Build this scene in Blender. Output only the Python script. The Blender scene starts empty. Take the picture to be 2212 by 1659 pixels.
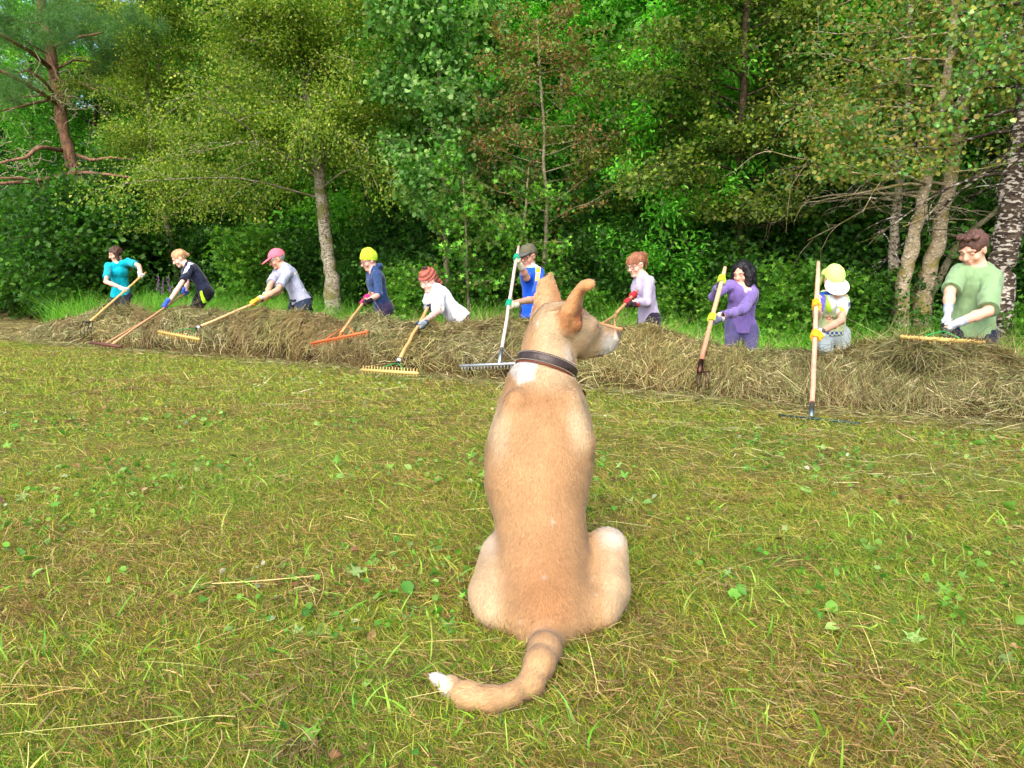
import bpy, math, random, os
import numpy as np
from mathutils import Vector

C = bpy.context.scene
# ------------------------------------------------------------------ camera, sky, sun, exposure
FPX, CX, CY = 1640.0, 1106.0, 829.5          # focal length and centre, in 2212-wide picture units
PITCH = math.atan(229.5/1640.0)
CAMH = 0.9
cam_d = bpy.data.cameras.new('camera'); cam = bpy.data.objects.new('camera', cam_d); C.collection.objects.link(cam)
cam.location = (0, 0, CAMH); cam.rotation_euler = (math.pi/2-PITCH, 0, 0)
cam_d.sensor_width = 36; cam_d.lens = 36*FPX/2212; cam_d.clip_start = 0.05; cam_d.clip_end = 500
C.camera = cam
SUN_EL, SUN_AZ = 46, 196                      # azimuth the light comes from, degrees clockwise from +Y
w = bpy.data.worlds.new('World'); C.world = w; w.use_nodes = True
wn = w.node_tree; bg = wn.nodes['Background']
sky = wn.nodes.new('ShaderNodeTexSky'); sky.sky_type = 'NISHITA'; sky.sun_disc = False
sky.sun_elevation = math.radians(SUN_EL); sky.sun_rotation = math.radians(SUN_AZ)
sky.air_density = 1.0; sky.dust_density = 4.0; sky.ozone_density = 0.6
wn.links.new(sky.outputs[0], bg.inputs[0]); bg.inputs[1].default_value = 0.15
sl = bpy.data.lights.new('sun', 'SUN'); so = bpy.data.objects.new('sun', sl); C.collection.objects.link(so)
sl.energy = 1.0; sl.angle = math.radians(75); sl.color = (1.0, 0.96, 0.90)
_a, _e = math.radians(SUN_AZ), math.radians(SUN_EL)
so.rotation_euler = Vector((math.sin(_a)*math.cos(_e), math.cos(_a)*math.cos(_e), math.sin(_e))).to_track_quat('Z', 'Y').to_euler()
C.view_settings.view_transform = 'Standard'; C.view_settings.look = 'None'
C.view_settings.exposure = 1.38; C.view_settings.gamma = 1
C.render.engine = 'CYCLES'
C.cycles.max_bounces = 7; C.cycles.diffuse_bounces = 4; C.cycles.glossy_bounces = 2
C.cycles.transmission_bounces = 3; C.cycles.transparent_max_bounces = 4
C.cycles.use_adaptive_sampling = True; C.cycles.adaptive_threshold = 0.03
C.cycles.use_denoising = True

# ------------------------------------------------------------------ helpers
rng = np.random.default_rng(7)
A = lambda *v: np.array(v, float)
def unit(v):
    v = np.asarray(v, float); return v/max(np.linalg.norm(v), 1e-9)
def lerp(a, b, t): return np.asarray(a, float)*(1-t)+np.asarray(b, float)*t
def ss(a, b, x):
    t = np.clip((np.asarray(x, float)-a)/(b-a), 0, 1); return t*t*(3-2*t)
def ray(px, py):
    u, v = px-CX, CY-py; c, s = math.cos(PITCH), math.sin(PITCH)
    return A(u, v*s+FPX*c, v*c-FPX*s)
def P(px, py, D):                              # the point at distance D (along y) seen in that direction
    r = ray(px, py); return A(0, 0, CAMH)+r*(D/r[1])
def PZ(px, py, z):
    r = ray(px, py); return A(0, 0, CAMH)+r*((z-CAMH)/r[2])
def m2(D): return D/1624.0                     # metres per picture unit at distance D
def hashn(ix, iy, iz):
    h = (ix.astype(np.int64)*374761393+iy.astype(np.int64)*668265263+iz.astype(np.int64)*2147483647) & 0x7fffffff
    h = ((h ^ (h >> 13))*1274126177) & 0x7fffffff
    return ((h ^ (h >> 16)) & 0xffff)/65535.0
def noise(p, f=1.0, seed=0):
    p = np.asarray(p, float)*f+seed*17.31; i = np.floor(p); t = p-i; t = t*t*(3-2*t)
    x, y, z = i[..., 0], i[..., 1], i[..., 2]; r = 0
    for a in (0, 1):
        for b in (0, 1):
            for c in (0, 1):
                wgt = (t[..., 0] if a else 1-t[..., 0])*(t[..., 1] if b else 1-t[..., 1])*(t[..., 2] if c else 1-t[..., 2])
                r = r+wgt*hashn(x+a, y+b, z+c)
    return r*2-1
def fbm(p, f=1.0, o=3, seed=0):
    r, a = 0, 1.0
    for k in range(o):
        r = r+a*noise(p, f*2**k, seed+k*3); a *= .5
    return r
def xyz(x, y, z=0): return np.stack([x, y, np.zeros_like(x)+z], -1)

# ground: nearly level meadow that drops a little behind the hay row and climbs as a wooded slope behind
def S(x, y): return ((y-7.67)+.64*x)/1.187     # distance beyond the near edge of the hay row
def XY(px, s):                                 # ground point in picture column px at row distance s
    k = (px-CX)/1624.0; y = (7.67+1.187*s)/(1+.64*k); return y*k, y
def ground(x, y):
    x = np.asarray(x, float); y = np.asarray(y, float); s = S(x, y)
    z = -.14*ss(-4, 0, s)-.29*ss(0, 1.2, s)*ss(-7, -1, x)*(1-.75*ss(1.9, 3.6, s))
    h = np.clip(s-10, 0, None)
    return z+.42*h*h/(h+6)+.016*noise(xyz(x, y), 1.3)+.006*noise(xyz(x, y), 6)

def mkobj(name, me, parent=None, mat=None):
    o = bpy.data.objects.new(name, me); C.collection.objects.link(o)
    if parent is not None: o.parent = parent
    if mat is not None: me.materials.append(mat)
    return o
def mesh(name, V, F, mat=None, parent=None, col=None, smooth=True):
    """V Nx3; F: array Mx3 / Mx4, or list of such; col Nx3 linear colours"""
    Fs = [np.asarray(f, np.int32) for f in (F if isinstance(F, list) else [F]) if len(f)]
    V = np.asarray(V, np.float32); me = bpy.data.meshes.new(name)
    if parent is not None and parent.get('_o') is not None: V = V-np.array(parent['_o'], np.float32)
    me.vertices.add(len(V)); me.vertices.foreach_set('co', V.ravel())
    li = np.concatenate([f.ravel() for f in Fs]); sz = np.concatenate([np.full(len(f), f.shape[1], np.int32) for f in Fs])
    me.loops.add(len(li)); me.loops.foreach_set('vertex_index', li)
    me.polygons.add(len(sz)); st = np.zeros(len(sz), np.int32); st[1:] = np.cumsum(sz)[:-1]
    me.polygons.foreach_set('loop_start', st); me.polygons.foreach_set('loop_total', sz)
    if smooth: me.polygons.foreach_set('use_smooth', np.ones(len(sz), bool))
    if col is not None:
        a = me.color_attributes.new('Col', 'FLOAT_COLOR', 'POINT')
        c = np.ones((len(V), 4), np.float32); c[:, :3] = np.clip(col, 0, 1); a.data.foreach_set('color', c.ravel())
    me.update(calc_edges=True)
    o = mkobj(name, me, parent, mat)
    if parent is not None and parent.get('_o') is not None: o['_o'] = list(parent['_o'])
    return o
def tag(o, label=None, cat=None, group=None, kind=None):
    if label: o['label'] = label
    if cat: o['category'] = cat
    if group: o['group'] = group
    if kind: o['kind'] = kind
    return o
def empty(name, loc, label, cat, group=None):
    o = bpy.data.objects.new(name, None); C.collection.objects.link(o); o.location = tuple(map(float, loc)); o.empty_display_size = .1
    o['_o'] = [float(v) for v in loc]
    return tag(o, label, cat, group)
def sh(r, g, b):                               # sRGB 0..255 -> linear
    return tuple(((c/255)/12.92 if c <= 10 else (((c/255)+.055)/1.055)**2.4) for c in (r, g, b))

# ------------------------------------------------------------------ materials
MATS = {}
def mat(name, rough=.7, spec=.3, bump=0, bscale=60, trans=0, vary=0, vscale=40, color=None, metal=0, sheen=0, sub=0, tint=None):
    if name in MATS: return MATS[name]
    m = bpy.data.materials.new(name); m.use_nodes = True; nt = m.node_tree; N = nt.nodes; L = nt.links
    b = N['Principled BSDF']; out = N['Material Output']
    b.inputs['Roughness'].default_value = rough; b.inputs['Specular IOR Level'].default_value = spec; b.inputs['Metallic'].default_value = metal
    if sheen: b.inputs['Sheen Weight'].default_value = sheen; b.inputs['Sheen Roughness'].default_value = .4
    if color is None:
        at = N.new('ShaderNodeAttribute'); at.attribute_name = 'Col'; src = at.outputs['Color']
    else:
        rg = N.new('ShaderNodeRGB'); rg.outputs[0].default_value = (*color, 1); src = rg.outputs[0]
    tc = N.new('ShaderNodeTexCoord')
    if vary:
        no = N.new('ShaderNodeTexNoise'); no.inputs['Scale'].default_value = vscale; no.inputs['Detail'].default_value = 4
        L.new(tc.outputs['Object'], no.inputs['Vector'])
        mr = N.new('ShaderNodeMapRange'); mr.inputs[1].default_value = .3; mr.inputs[2].default_value = .7
        mr.inputs[3].default_value = 1-vary; mr.inputs[4].default_value = 1+vary; L.new(no.outputs['Fac'], mr.inputs[0])
        vm = N.new('ShaderNodeVectorMath'); vm.operation = 'SCALE'; L.new(src, vm.inputs[0]); L.new(mr.outputs[0], vm.inputs['Scale'])
        src = vm.outputs[0]
    L.new(src, b.inputs['Base Color'])
    if bump:
        nb = N.new('ShaderNodeTexNoise'); nb.inputs['Scale'].default_value = bscale; nb.inputs['Detail'].default_value = 5
        L.new(tc.outputs['Object'], nb.inputs['Vector'])
        bp = N.new('ShaderNodeBump'); bp.inputs['Strength'].default_value = bump; bp.inputs['Distance'].default_value = .01
        L.new(nb.outputs['Fac'], bp.inputs['Height']); L.new(bp.outputs[0], b.inputs['Normal'])
    if trans:
        tr = N.new('ShaderNodeBsdfTranslucent'); mx = N.new('ShaderNodeMixShader'); mx.inputs[0].default_value = trans
        ts = src
        if tint:
            mu = N.new('ShaderNodeVectorMath'); mu.operation = 'MULTIPLY'; L.new(src, mu.inputs[0]); mu.inputs[1].default_value = tint; ts = mu.outputs[0]
        L.new(ts, tr.inputs[0]); L.new(b.outputs[0], mx.inputs[1]); L.new(tr.outputs[0], mx.inputs[2]); L.new(mx.outputs[0], out.inputs['Surface'])
    MATS[name] = m; return m

# ------------------------------------------------------------------ implicit surfaces
class Field:
    def __init__(s, lo, hi, h):
        s.o = np.asarray(lo, np.float32); s.h = h; s.n = np.ceil((np.asarray(hi)-s.o)/h).astype(int)+1
        s.a = np.full(s.n, 1.0, np.float32)
    def _win(s, lo, hi):
        i0 = np.maximum(np.floor((np.asarray(lo)-s.o)/s.h).astype(int), 0); i1 = np.minimum(np.ceil((np.asarray(hi)-s.o)/s.h).astype(int)+1, s.n)
        if (i1 <= i0).any(): return None, None
        g = [s.o[k]+s.h*np.arange(i0[k], i1[k], dtype=np.float32) for k in range(3)]
        return tuple(slice(a, b) for a, b in zip(i0, i1)), (g[0][:, None, None], g[1][None, :, None], g[2][None, None, :])
    def _mix(s, w, d, k, op):
        a = s.a[w]
        if op == 'add':
            if k > 0:
                hh = np.maximum(k-np.abs(a-d), 0)/k; s.a[w] = np.minimum(a, d)-hh*hh*k*.25
            else: s.a[w] = np.minimum(a, d)
        else:
            d = -d; hh = np.maximum(k-np.abs(a-d), 0)/max(k, 1e-6); s.a[w] = np.maximum(a, d)+hh*hh*k*.25
    def cone(s, a, b, ra, rb, k=.03, ax=None, sc=1.0, op='add', flat=False):
        a = np.asarray(a, float); b = np.asarray(b, float); R = max(ra, rb)*max(sc, 1)+k*1.5+2*s.h
        w, g = s._win(np.minimum(a, b)-R, np.maximum(a, b)+R)
        if w is None: return
        e = b-a; L2 = max(float(e@e), 1e-9)
        q = [g[i]-a[i] for i in range(3)]
        t0 = (q[0]*e[0]+q[1]*e[1]+q[2]*e[2])/L2; t = np.clip(t0, 0, 1)
        q = [q[i]-t*e[i] for i in range(3)]
        if ax is not None:
            ax = unit(ax); dt = (q[0]*ax[0]+q[1]*ax[1]+q[2]*ax[2])*(1/sc-1); q = [q[i]+dt*ax[i] for i in range(3)]
        d = np.sqrt(q[0]**2+q[1]**2+q[2]**2)-(ra+(rb-ra)*t)
        if ax is not None and sc < 1: d = d*max(sc, .35)
        if flat: d = np.maximum(d, (t0-1)*math.sqrt(L2)) if flat != 'a' else np.maximum(d, -t0*math.sqrt(L2))
        s._mix(w, d.astype(np.float32), k, op)
    def ell(s, c, axes, r, k=.03, op='add'):
        c = np.asarray(c, float); R = max(r)+k*1.5+2*s.h
        w, g = s._win(c-R, c+R)
        if w is None: return
        q = [g[i]-c[i] for i in range(3)]; X = [unit(v) for v in axes]
        l = [q[0]*v[0]+q[1]*v[1]+q[2]*v[2] for v in X]
        k0 = np.sqrt(sum((l[i]/r[i])**2 for i in range(3))); k1 = np.sqrt(sum((l[i]/r[i]**2)**2 for i in range(3)))
        d = k0*(k0-1)/np.maximum(k1, 1e-6)
        s._mix(w, d.astype(np.float32), k, op)
    def sheet(s, G, th, k=.01):
        """G: rows x cols x 3 grid of points: a curved sheet with round edges, half thickness th"""
        G = np.asarray(G, float); H = []           # refine the grid smoothly first
        def ref(G):
            R = np.zeros((2*len(G)-1,)+G.shape[1:]); R[::2] = G; R[1::2] = .5*(G[:-1]+G[1:])
            R[2:-2:2] = .5*R[2:-2:2]+.25*(R[1:-3:2]+R[3:-1:2]); return R
        for _ in range(2): G = ref(G); G = ref(G.transpose(1, 0, 2)).transpose(1, 0, 2)
        w, g = s._win(G.min((0, 1))-th-k*1.5-2*s.h, G.max((0, 1))+th+k*1.5+2*s.h)
        p = np.stack(np.broadcast_arrays(*g), -1).astype(np.float32); best = np.full(p.shape[:3], 9., np.float32)
        for i in range(2):                       # dense point samples of the sheet
            R = np.zeros((2*len(G)-1,)+G.shape[1:]); R[::2] = G; R[1::2] = .5*(G[:-1]+G[1:]); G = R.transpose(1, 0, 2)
        for q in G.reshape(-1, 3):
            lo = np.maximum(((q-(th+k*1.5)-p[0, 0, 0])/s.h).astype(int), 0); hi = ((q+(th+k*1.5)-p[0, 0, 0])/s.h).astype(int)+2
            sl = tuple(slice(a, b) for a, b in zip(lo, hi)); d = ((p[sl]-q.astype(np.float32))**2).sum(-1); best[sl] = np.minimum(best[sl], d)
        s._mix(w, np.sqrt(best)-th, k, 'add')
    def cut(s, p0, n):                         # keep the side the normal points away from
        g = [s.o[k]+s.h*np.arange(s.n[k], dtype=np.float32) for k in range(3)]; n = unit(n)
        d = (g[0][:, None, None]-p0[0])*n[0]+(g[1][None, :, None]-p0[1])*n[1]+(g[2][None, None, :]-p0[2])*n[2]
        s.a = np.maximum(s.a, d.astype(np.float32))
    def near(s, band):                         # grid points close to the surface, for displacement
        i = np.nonzero(np.abs(s.a) < band); return i, s.o+s.h*np.stack(i, -1)
    def surf(s):
        a = s.a; Sg = a < 0; n = s.n; cs = (int(n[1]*n[2]), int(n[2]), 1); Q, PP = [], []
        for ax in range(3):
            A0 = [slice(None)]*3; A1 = [slice(None)]*3; A0[ax] = slice(0, -1); A1[ax] = slice(1, None)
            S0, S1 = Sg[tuple(A0)], Sg[tuple(A1)]; idx = np.nonzero(S0 != S1)
            v0, v1 = a[tuple(A0)][idx], a[tuple(A1)][idx]; t = v0/(v0-v1)
            pos = [idx[i].astype(np.float32) for i in range(3)]; pos[ax] = pos[ax]+t; pos = np.stack(pos, -1)
            b, c = (ax+1) % 3, (ax+2) % 3
            lin = idx[0]*cs[0]+idx[1]*cs[1]+idx[2]*cs[2]; ok = (idx[b] > 0) & (idx[c] > 0)
            lin, pos, fl = lin[ok], pos[ok], S0[idx][ok]
            q = np.stack([lin-cs[b]-cs[c], lin-cs[c], lin, lin-cs[b]], -1); PP.append(np.repeat(pos, 4, 0)); Q.append(np.where(fl[:, None], q, q[:, ::-1]))
        Q = np.concatenate(Q); PP = np.concatenate(PP); u, inv = np.unique(Q.ravel(), return_inverse=True); inv = inv.ravel(); cnt = np.bincount(inv)
        V = np.stack([np.bincount(inv, weights=PP[:, i])/cnt for i in range(3)], -1)*s.h+s.o
        return V.astype(np.float32), inv.reshape(-1, 4).astype(np.int32)
def normals(V, F):
    n = np.cross(V[F[:, 2]]-V[F[:, 0]], V[F[:, 3]]-V[F[:, 1]]); N = np.zeros_like(V)
    for i in range(4):
        for c in range(3): N[:, c] += np.bincount(F[:, i], weights=n[:, c], minlength=len(V))
    return N/np.maximum(np.linalg.norm(N, axis=1, keepdims=True), 1e-9)
def blob(V, c, r, soft=.5):                    # 1 inside an ellipsoid patch, falling off outside
    d = np.linalg.norm((V-np.asarray(c))/np.asarray(r), axis=1); return 1-ss(1-soft, 1+soft, d)
def mixc(col, c, w): return col*(1-w[:, None])+np.asarray(c)[None]*w[:, None]
def tube(pts, rad, n=8, cap=True):
    pts = np.asarray(pts, float); rad = np.broadcast_to(np.asarray(rad, float), (len(pts),)); T = np.gradient(pts, axis=0)
    T /= np.maximum(np.linalg.norm(T, axis=1, keepdims=True), 1e-9)
    u = np.cross(T[0], (0, 0, 1) if abs(T[0][2]) < .9 else (1, 0, 0)); u = unit(u); R = []
    a = np.arange(n)*2*math.pi/n
    for p, t, r in zip(pts, T, rad):
        u = unit(u-t*(u@t)); v = np.cross(t, u); R.append(p+r*(np.cos(a)[:, None]*u+np.sin(a)[:, None]*v))
    V = np.concatenate(R); i = np.arange(n); j = (i+1) % n; F = [np.stack([k*n+i, k*n+j, (k+1)*n+j, (k+1)*n+i], -1) for k in range(len(pts)-1)]
    F = np.concatenate(F)
    if cap:
        m = len(V); V = np.concatenate([V, pts[:1], pts[-1:]]); l = (len(pts)-1)*n
        F = np.concatenate([F, np.stack([np.full(n, m), j, i, np.full(n, m)], -1)[:, [0, 1, 2, 2]], np.stack([np.full(n, m+1), l+i, l+j, l+j], -1)])
    return V, F
class MB:                                      # collects pieces into one mesh
    def __init__(s): s.V, s.F, s.C, s.n = [], [], [], 0
    def add(s, V, F, col=(.5, .5, .5)):
        V = np.asarray(V, np.float32); s.V.append(V); s.F.append(np.asarray(F)+s.n); s.n += len(V)
        c = np.asarray(col, np.float32); s.C.append(np.broadcast_to(c, (len(V), 3)))
        return s
    def tube(s, pts, rad, n=8, col=(.5, .5, .5), cap=True):
        V, F = tube(pts, rad, n, cap)
        tri = F[:, 2] == F[:, 3]; tri |= F[:, 0] == F[:, 3]
        s.add(V, F, col); return s
    def box(s, c, X, Y, Z, col=(.5, .5, .5)):
        c = np.asarray(c, float); V = [c+a*np.asarray(X)+b*np.asarray(Y)+d*np.asarray(Z) for a in (-1, 1) for b in (-1, 1) for d in (-1, 1)]
        F = [[0, 1, 3, 2], [4, 6, 7, 5], [0, 4, 5, 1], [2, 3, 7, 6], [0, 2, 6, 4], [1, 5, 7, 3]]
        return s.add(V, F, col)
    def build(s, name, m=None, parent=None, smooth=True):
        F = np.concatenate(s.F); tri = (F[:, 2] == F[:, 3]); tri2 = (F[:, 0] == F[:, 3]) & ~tri
        Fl = [F[~(tri | tri2)], F[tri][:, :3], F[tri2][:, :3]]
        return mesh(name, np.concatenate(s.V), Fl, m, parent, np.concatenate(s.C), smooth)

# ------------------------------------------------------------------ the ground
xs = np.unique(np.concatenate([np.linspace(-45, -12, 45), np.linspace(-12, 8, 260), np.linspace(8, 45, 45)]))
ys = np.unique(np.concatenate([np.linspace(-10, .6, 10), np.linspace(.6, 16, 240), np.linspace(16, 75, 60)]))
gx, gy = np.meshgrid(xs, ys, indexing='ij'); gz = ground(gx, gy)
gi = np.arange(len(xs)*len(ys)).reshape(len(xs), len(ys))
GV = np.stack([gx.ravel(), gy.ravel(), gz.ravel()], -1); s_ = S(GV[:, 0], GV[:, 1])
gc = np.empty((len(GV), 3)); n1 = fbm(GV, .8, 4, 3); n2 = fbm(GV, 5, 3, 9)
gc[:] = sh(100, 102, 44); gc = mixc(gc, sh(76, 92, 30), ss(-.3, .7, n1)); gc = mixc(gc, sh(112, 92, 52), ss(.1, .9, n2))
gc = mixc(gc, sh(150, 126, 74), ss(-7.5, -9.5, GV[:, 0])*ss(-1, .6, s_)*ss(7, 4, s_))
gc = mixc(gc, sh(64, 96, 30), ss(1.4, 2.2, s_)*ss(-8, -7, GV[:, 0])); gc = mixc(gc, sh(62, 82, 34), ss(4.5, 7, s_))
ground_o = mesh('ground', GV, np.stack([gi[:-1, :-1].ravel(), gi[1:, :-1].ravel(), gi[1:, 1:].ravel(), gi[:-1, 1:].ravel()], -1),
     mat('meadow_soil', .95, .1, bump=.6, bscale=70, vary=.35, vscale=90), col=gc)
tag(ground_o, kind='structure')

# ------------------------------------------------------------------ the dog
def build_dog():
    base = A(.085, 1.92, 0)
    root = empty('dog', base, 'tan short haired dog sitting on the mown grass with its back turned, head turned right', 'dog')
    f = Field((-.22, 1.36, -.02), (.44, 2.64, 1.0), .0048)
    ax = [(1178, 1322, 1.83, .090), (1176, 1280, 1.905, .108), (1172, 1225, 1.975, .120), (1168, 1140, 2.06, .117), (1160, 1040, 2.15, .143), (1166, 980, 2.20, .152),
          (1172, 920, 2.235, .138), (1171, 868, 2.255, .118), (1171, 828, 2.27, .088), (1182, 787, 2.285, .073), (1188, 738, 2.31, .068), (1206, 703, 2.325, .058)]
    q = [(P(a, b, d), r) for a, b, d, r in ax]
    for (a, ra), (b, rb) in zip(q[:-1], q[1:]): f.cone(a, b, ra, rb, .03)
    for (a, ra), (b, rb) in zip(q[3:7], q[4:8]): f.cone(a+A(0, .08, -.02), b+A(0, .09, -.03), ra*.8, rb*.8, .05)       # deep chest
    for s_, x in ((1, 1118), (-1, 1228)):                                                                                  # shoulder blades
        f.cone(P(x, 868, 2.150), P(x-s_*22, 955, 2.145), .036, .044, .028)
    # spine
    for a, b in zip(q[2:7], q[3:8]): f.cone(a[0]+A(0, -.8*a[1], .3*a[1]*0), b[0]+A(0, -.8*b[1], 0), .022, .022, .05)
    # haunches: thigh, knee, hock, foot
    f.cone(P(1308, 1270, 1.93), P(1308, 1184, 2.05), .064, .050, .04); f.cone(P(1290, 1280, 1.95), P(1270, 1210, 2.05), .062, .054, .025); f.cone(P(1298, 1318, 1.86), P(1235, 1318, 1.86), .046, .07, .05)
    f.cone(P(1317, 1180, 2.05), P(1330, 1318, 1.97), .035, .03, .04); f.cone(P(1327, 1328, 1.94), P(1345, 1275, 2.16), .022, .02, .02)
    f.cone(P(1064, 1280, 1.93), P(1080, 1194, 2.05), .062, .044, .04); f.cone(P(1080, 1280, 1.95), P(1100, 1210, 2.05), .058, .045, .025); f.cone(P(1072, 1316, 1.87), P(1125, 1318, 1.87), .046, .07, .05)
    f.cone(P(1078, 1200, 2.05), P(1052, 1320, 1.95), .036, .028, .04); f.cone(P(1048, 1338, 1.90), P(1030, 1300, 2.12), .022, .02, .02)
    # front legs and paws
    for x in (.03, .205):
        f.cone(A(x, 2.36, .36), A(x+.005, 2.43, .20), .048, .032, .04); f.cone(A(x+.005, 2.43, .20), A(x, 2.45, .035), .029, .022, .02)
        f.cone(A(x, 2.45, .022), A(x, 2.52, .016), .026, .024, .02)
    # tail curled on the grass
    tl = [(1180, 1376, 1.76, .042), (1177, 1402, 1.66, .035), (1166, 1432, 1.59, .031), (1146, 1478, 1.535, .025), (1105, 1502, 1.49, .0195), (1062, 1512, 1.475, .0235),
          (1012, 1504, 1.485, .024), (975, 1484, 1.52, .017), (948, 1468, 1.545, .008), (936, 1461, 1.555, .002)]
    tq = [(P(a, b, d), r) for a, b, d, r in tl]
    for (a, ra), (b, rb) in zip(tq[:-1], tq[1:]): f.cone(a, b, ra, rb, .05 if ra > .04 else .02)
    # head
    F_ = unit((.885, .46, -.03)); Lf = unit((-.46, .885, 0)); U = unit(np.cross(F_, Lf)); hc = P(1210, 701, 2.32)
    f.ell(hc, (F_, Lf, U), (.088, .066, .066), .03)
    for d in (-.024, .024): f.cone(P(1262, 706, 2.35)+Lf*d, P(1240, 702, 2.335)+Lf*d, .034, .04, .03)
    f.ell(P(1241, 731, 2.335), (F_, Lf, U), (.062, .057, .048), .03)
    f.cone(P(1272, 722, 2.36), P(1320, 729, 2.395), .037, .0275, .022); f.cone(P(1272, 742, 2.36), P(1310, 744, 2.39), .036, .026, .016)
    f.cone(P(1258, 755, 2.355), P(1294, 757, 2.38), .024, .016, .012)
    f.ell(P(1329, 721, 2.402), (F_, Lf, U), (.016, .017, .013), .006)
    f.cone(P(1332, 735, 2.402)+U*.001, P(1330, 745, 2.40), .003, .003, .004, op='sub')
    eye = P(1286, 705, 2.318); f.ell(eye+F_*-.002, (F_, Lf, U), (.013, .008, .009), .008, op='sub'); f.ell(eye+Lf*.006, (F_, Lf, U), (.010, .007, .007), .002)
    f.cone(P(1290, 760, 2.345), P(1316, 757, 2.37), .003, .003, .006, op='sub')
    # ears
    def sheet(rows, th, k=.012): f.sheet([[P(*c) for c in r] for r in rows], th, k)
    sheet([[(1146, 712, 2.33), (1176, 690, 2.27), (1214, 676, 2.34)], [(1151, 682, 2.37), (1176, 655, 2.33), (1212, 652, 2.37)],
           [(1156, 645, 2.385), (1180, 632, 2.35), (1208, 638, 2.385)], [(1163, 614, 2.39), (1180, 611, 2.37), (1199, 612, 2.395)],
           [(1164, 606, 2.385), (1180, 602, 2.38), (1191, 590, 2.395)]], .0045, .015)
    sheet([[(1208, 704, 2.26), (1226, 724, 2.235), (1242, 726, 2.265)], [(1210, 676, 2.25), (1229, 690, 2.215), (1252, 692, 2.27)],
           [(1221, 654, 2.25), (1239, 662, 2.21), (1257, 664, 2.265)], [(1232, 638, 2.245), (1246, 642, 2.212), (1258, 643, 2.25)],
           [(1243, 623, 2.235), (1253, 627, 2.212), (1261, 631, 2.235)], [(1255, 609, 2.225), (1263, 618, 2.2), (1268, 627, 2.205)],
           [(1269, 604, 2.22), (1274, 613, 2.195), (1276, 624, 2.2)], [(1281, 606, 2.215), (1284, 612, 2.197), (1283, 620, 2.2)]], .0042, .012)
    f.ell(P(1247, 700, 2.25), (F_, Lf, U), (.012, .016, .02), .012)
    V, F = f.surf(); N = normals(V, F)
    # coat
    tan = A(*sh(190, 154, 112)); pale = A(*sh(204, 182, 148)); deep = A(*sh(170, 126, 84)); white = A(*sh(218, 214, 208)); org = A(*sh(186, 132, 84))
    c = np.tile(tan, (len(V), 1)); g = fbm(V, 14, 3, 5)
    def pb(px, py, D, rx, ry, rz=.15, soft=.5): return blob(V, P(px, py, D), (rx*m2(D), rz, ry*m2(D)), soft)
    c = mixc(c, deep, .9*pb(1180, 1290, 1.80, 62, 95, .2, .8)*ss(.03, .10, V[:, 2])); c = mixc(c, deep*A(.85, .8, .75), .5*pb(1178, 1320, 1.78, 30, 40, .2, .8)*ss(1.69, 1.76, V[:, 1])); c = mixc(c, deep, .45*pb(1172, 1150, 1.95, 75, 200, .16, .7))
    c = mixc(c, deep, .75*pb(1160, 862, 2.16, 62, 22, .12, .7)); c = mixc(c, deep, .4*pb(1168, 905, 2.12, 60, 30, .12, .8)); c = mixc(c, lerp(tan, deep, .5), .5*pb(1160, 1000, 2.02, 90, 90, .12, .7))
    c = mixc(c, pale, 1.*pb(1248, 905, 2.18, 26, 58, .14, .6)); c = mixc(c, pale, 1.*pb(1082, 925, 2.2, 24, 62, .14, .6))
    c = mixc(c, pale, .6*pb(1190, 790, 2.2, 62, 42, .14, .6))
    c = mixc(c, pale, .75*pb(1040, 1270, 1.95, 50, 110, .3, .5)); c = mixc(c, pale, .75*pb(1338, 1250, 1.97, 46, 110, .3, .5))
    c = mixc(c, white, .65*pb(1322, 1146, 2.07, 30, 20, .1, .7)); c = mixc(c, white, .4*pb(1066, 1160, 2.07, 24, 30, .1, .6)); c = mixc(c, white, .8*pb(1040, 1348, 1.95, 26, 26, .2, .6))
    c = mixc(c, pale, .8*(V[:, 1] > 2.33)*ss(.45, .35, V[:, 2])); c = mixc(c, white, .8*(V[:, 1] > 2.30)*ss(.2, .08, V[:, 2])*ss(1.9, 2.3, V[:, 1]))
    c = mixc(c, pale, .75*blob(V, P(1222, 690, 2.3), (.14, .16, .09), .4)); c = mixc(c, pale, .5*pb(1200, 760, 2.22, 50, 40, .12, .6))
    c = mixc(c, tan, .7*pb(1150, 700, 2.3, 22, 60, .1, .6))
    c = mixc(c, white, .95*ss(.35, .6, blob(V, P(1136, 797, 2.22), (.032, .09, .028), .5)+.42*noise(V, 38)+.15*noise(V, 140))); c = mixc(c, white, .5*pb(1226, 765, 2.25, 10, 22, .06, .6))
    c = mixc(c, white, .95*blob(V, P(1310, 742, 2.38), (.042, .05, .034), .45)); c = mixc(c, pale, .6*blob(V, P(1275, 742, 2.34), (.05, .06, .04), .5))
    ear = (pb(1180, 640, 2.37, 44, 52, .06, .25)*(V[:, 2] > P(1180, 668, 2.33)[2])); c = mixc(c, tan, ear*.8); c = mixc(c, org, .8*pb(1207, 640, 2.39, 12, 40, .05, .5)*ear)
    c = mixc(c, org, .9*blob(V, P(1240, 668, 2.24), (.055, .048, .075), .25)); c = mixc(c, A(*sh(150, 78, 36)), .8*pb(1250, 680, 2.26, 9, 22, .04, .6))
    c = mixc(c, org, .8*blob(V, P(1268, 618, 2.22), (.035, .04, .025), .4))
    c = mixc(c, A(*sh(58, 44, 42)), blob(V, P(1333, 723, 2.405), (.021, .03, .021), .25)); c = mixc(c, A(*sh(70, 48, 40)), blob(V, P(1301, 764, 2.36), (.022, .03, .006), .5)*.8)
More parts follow.
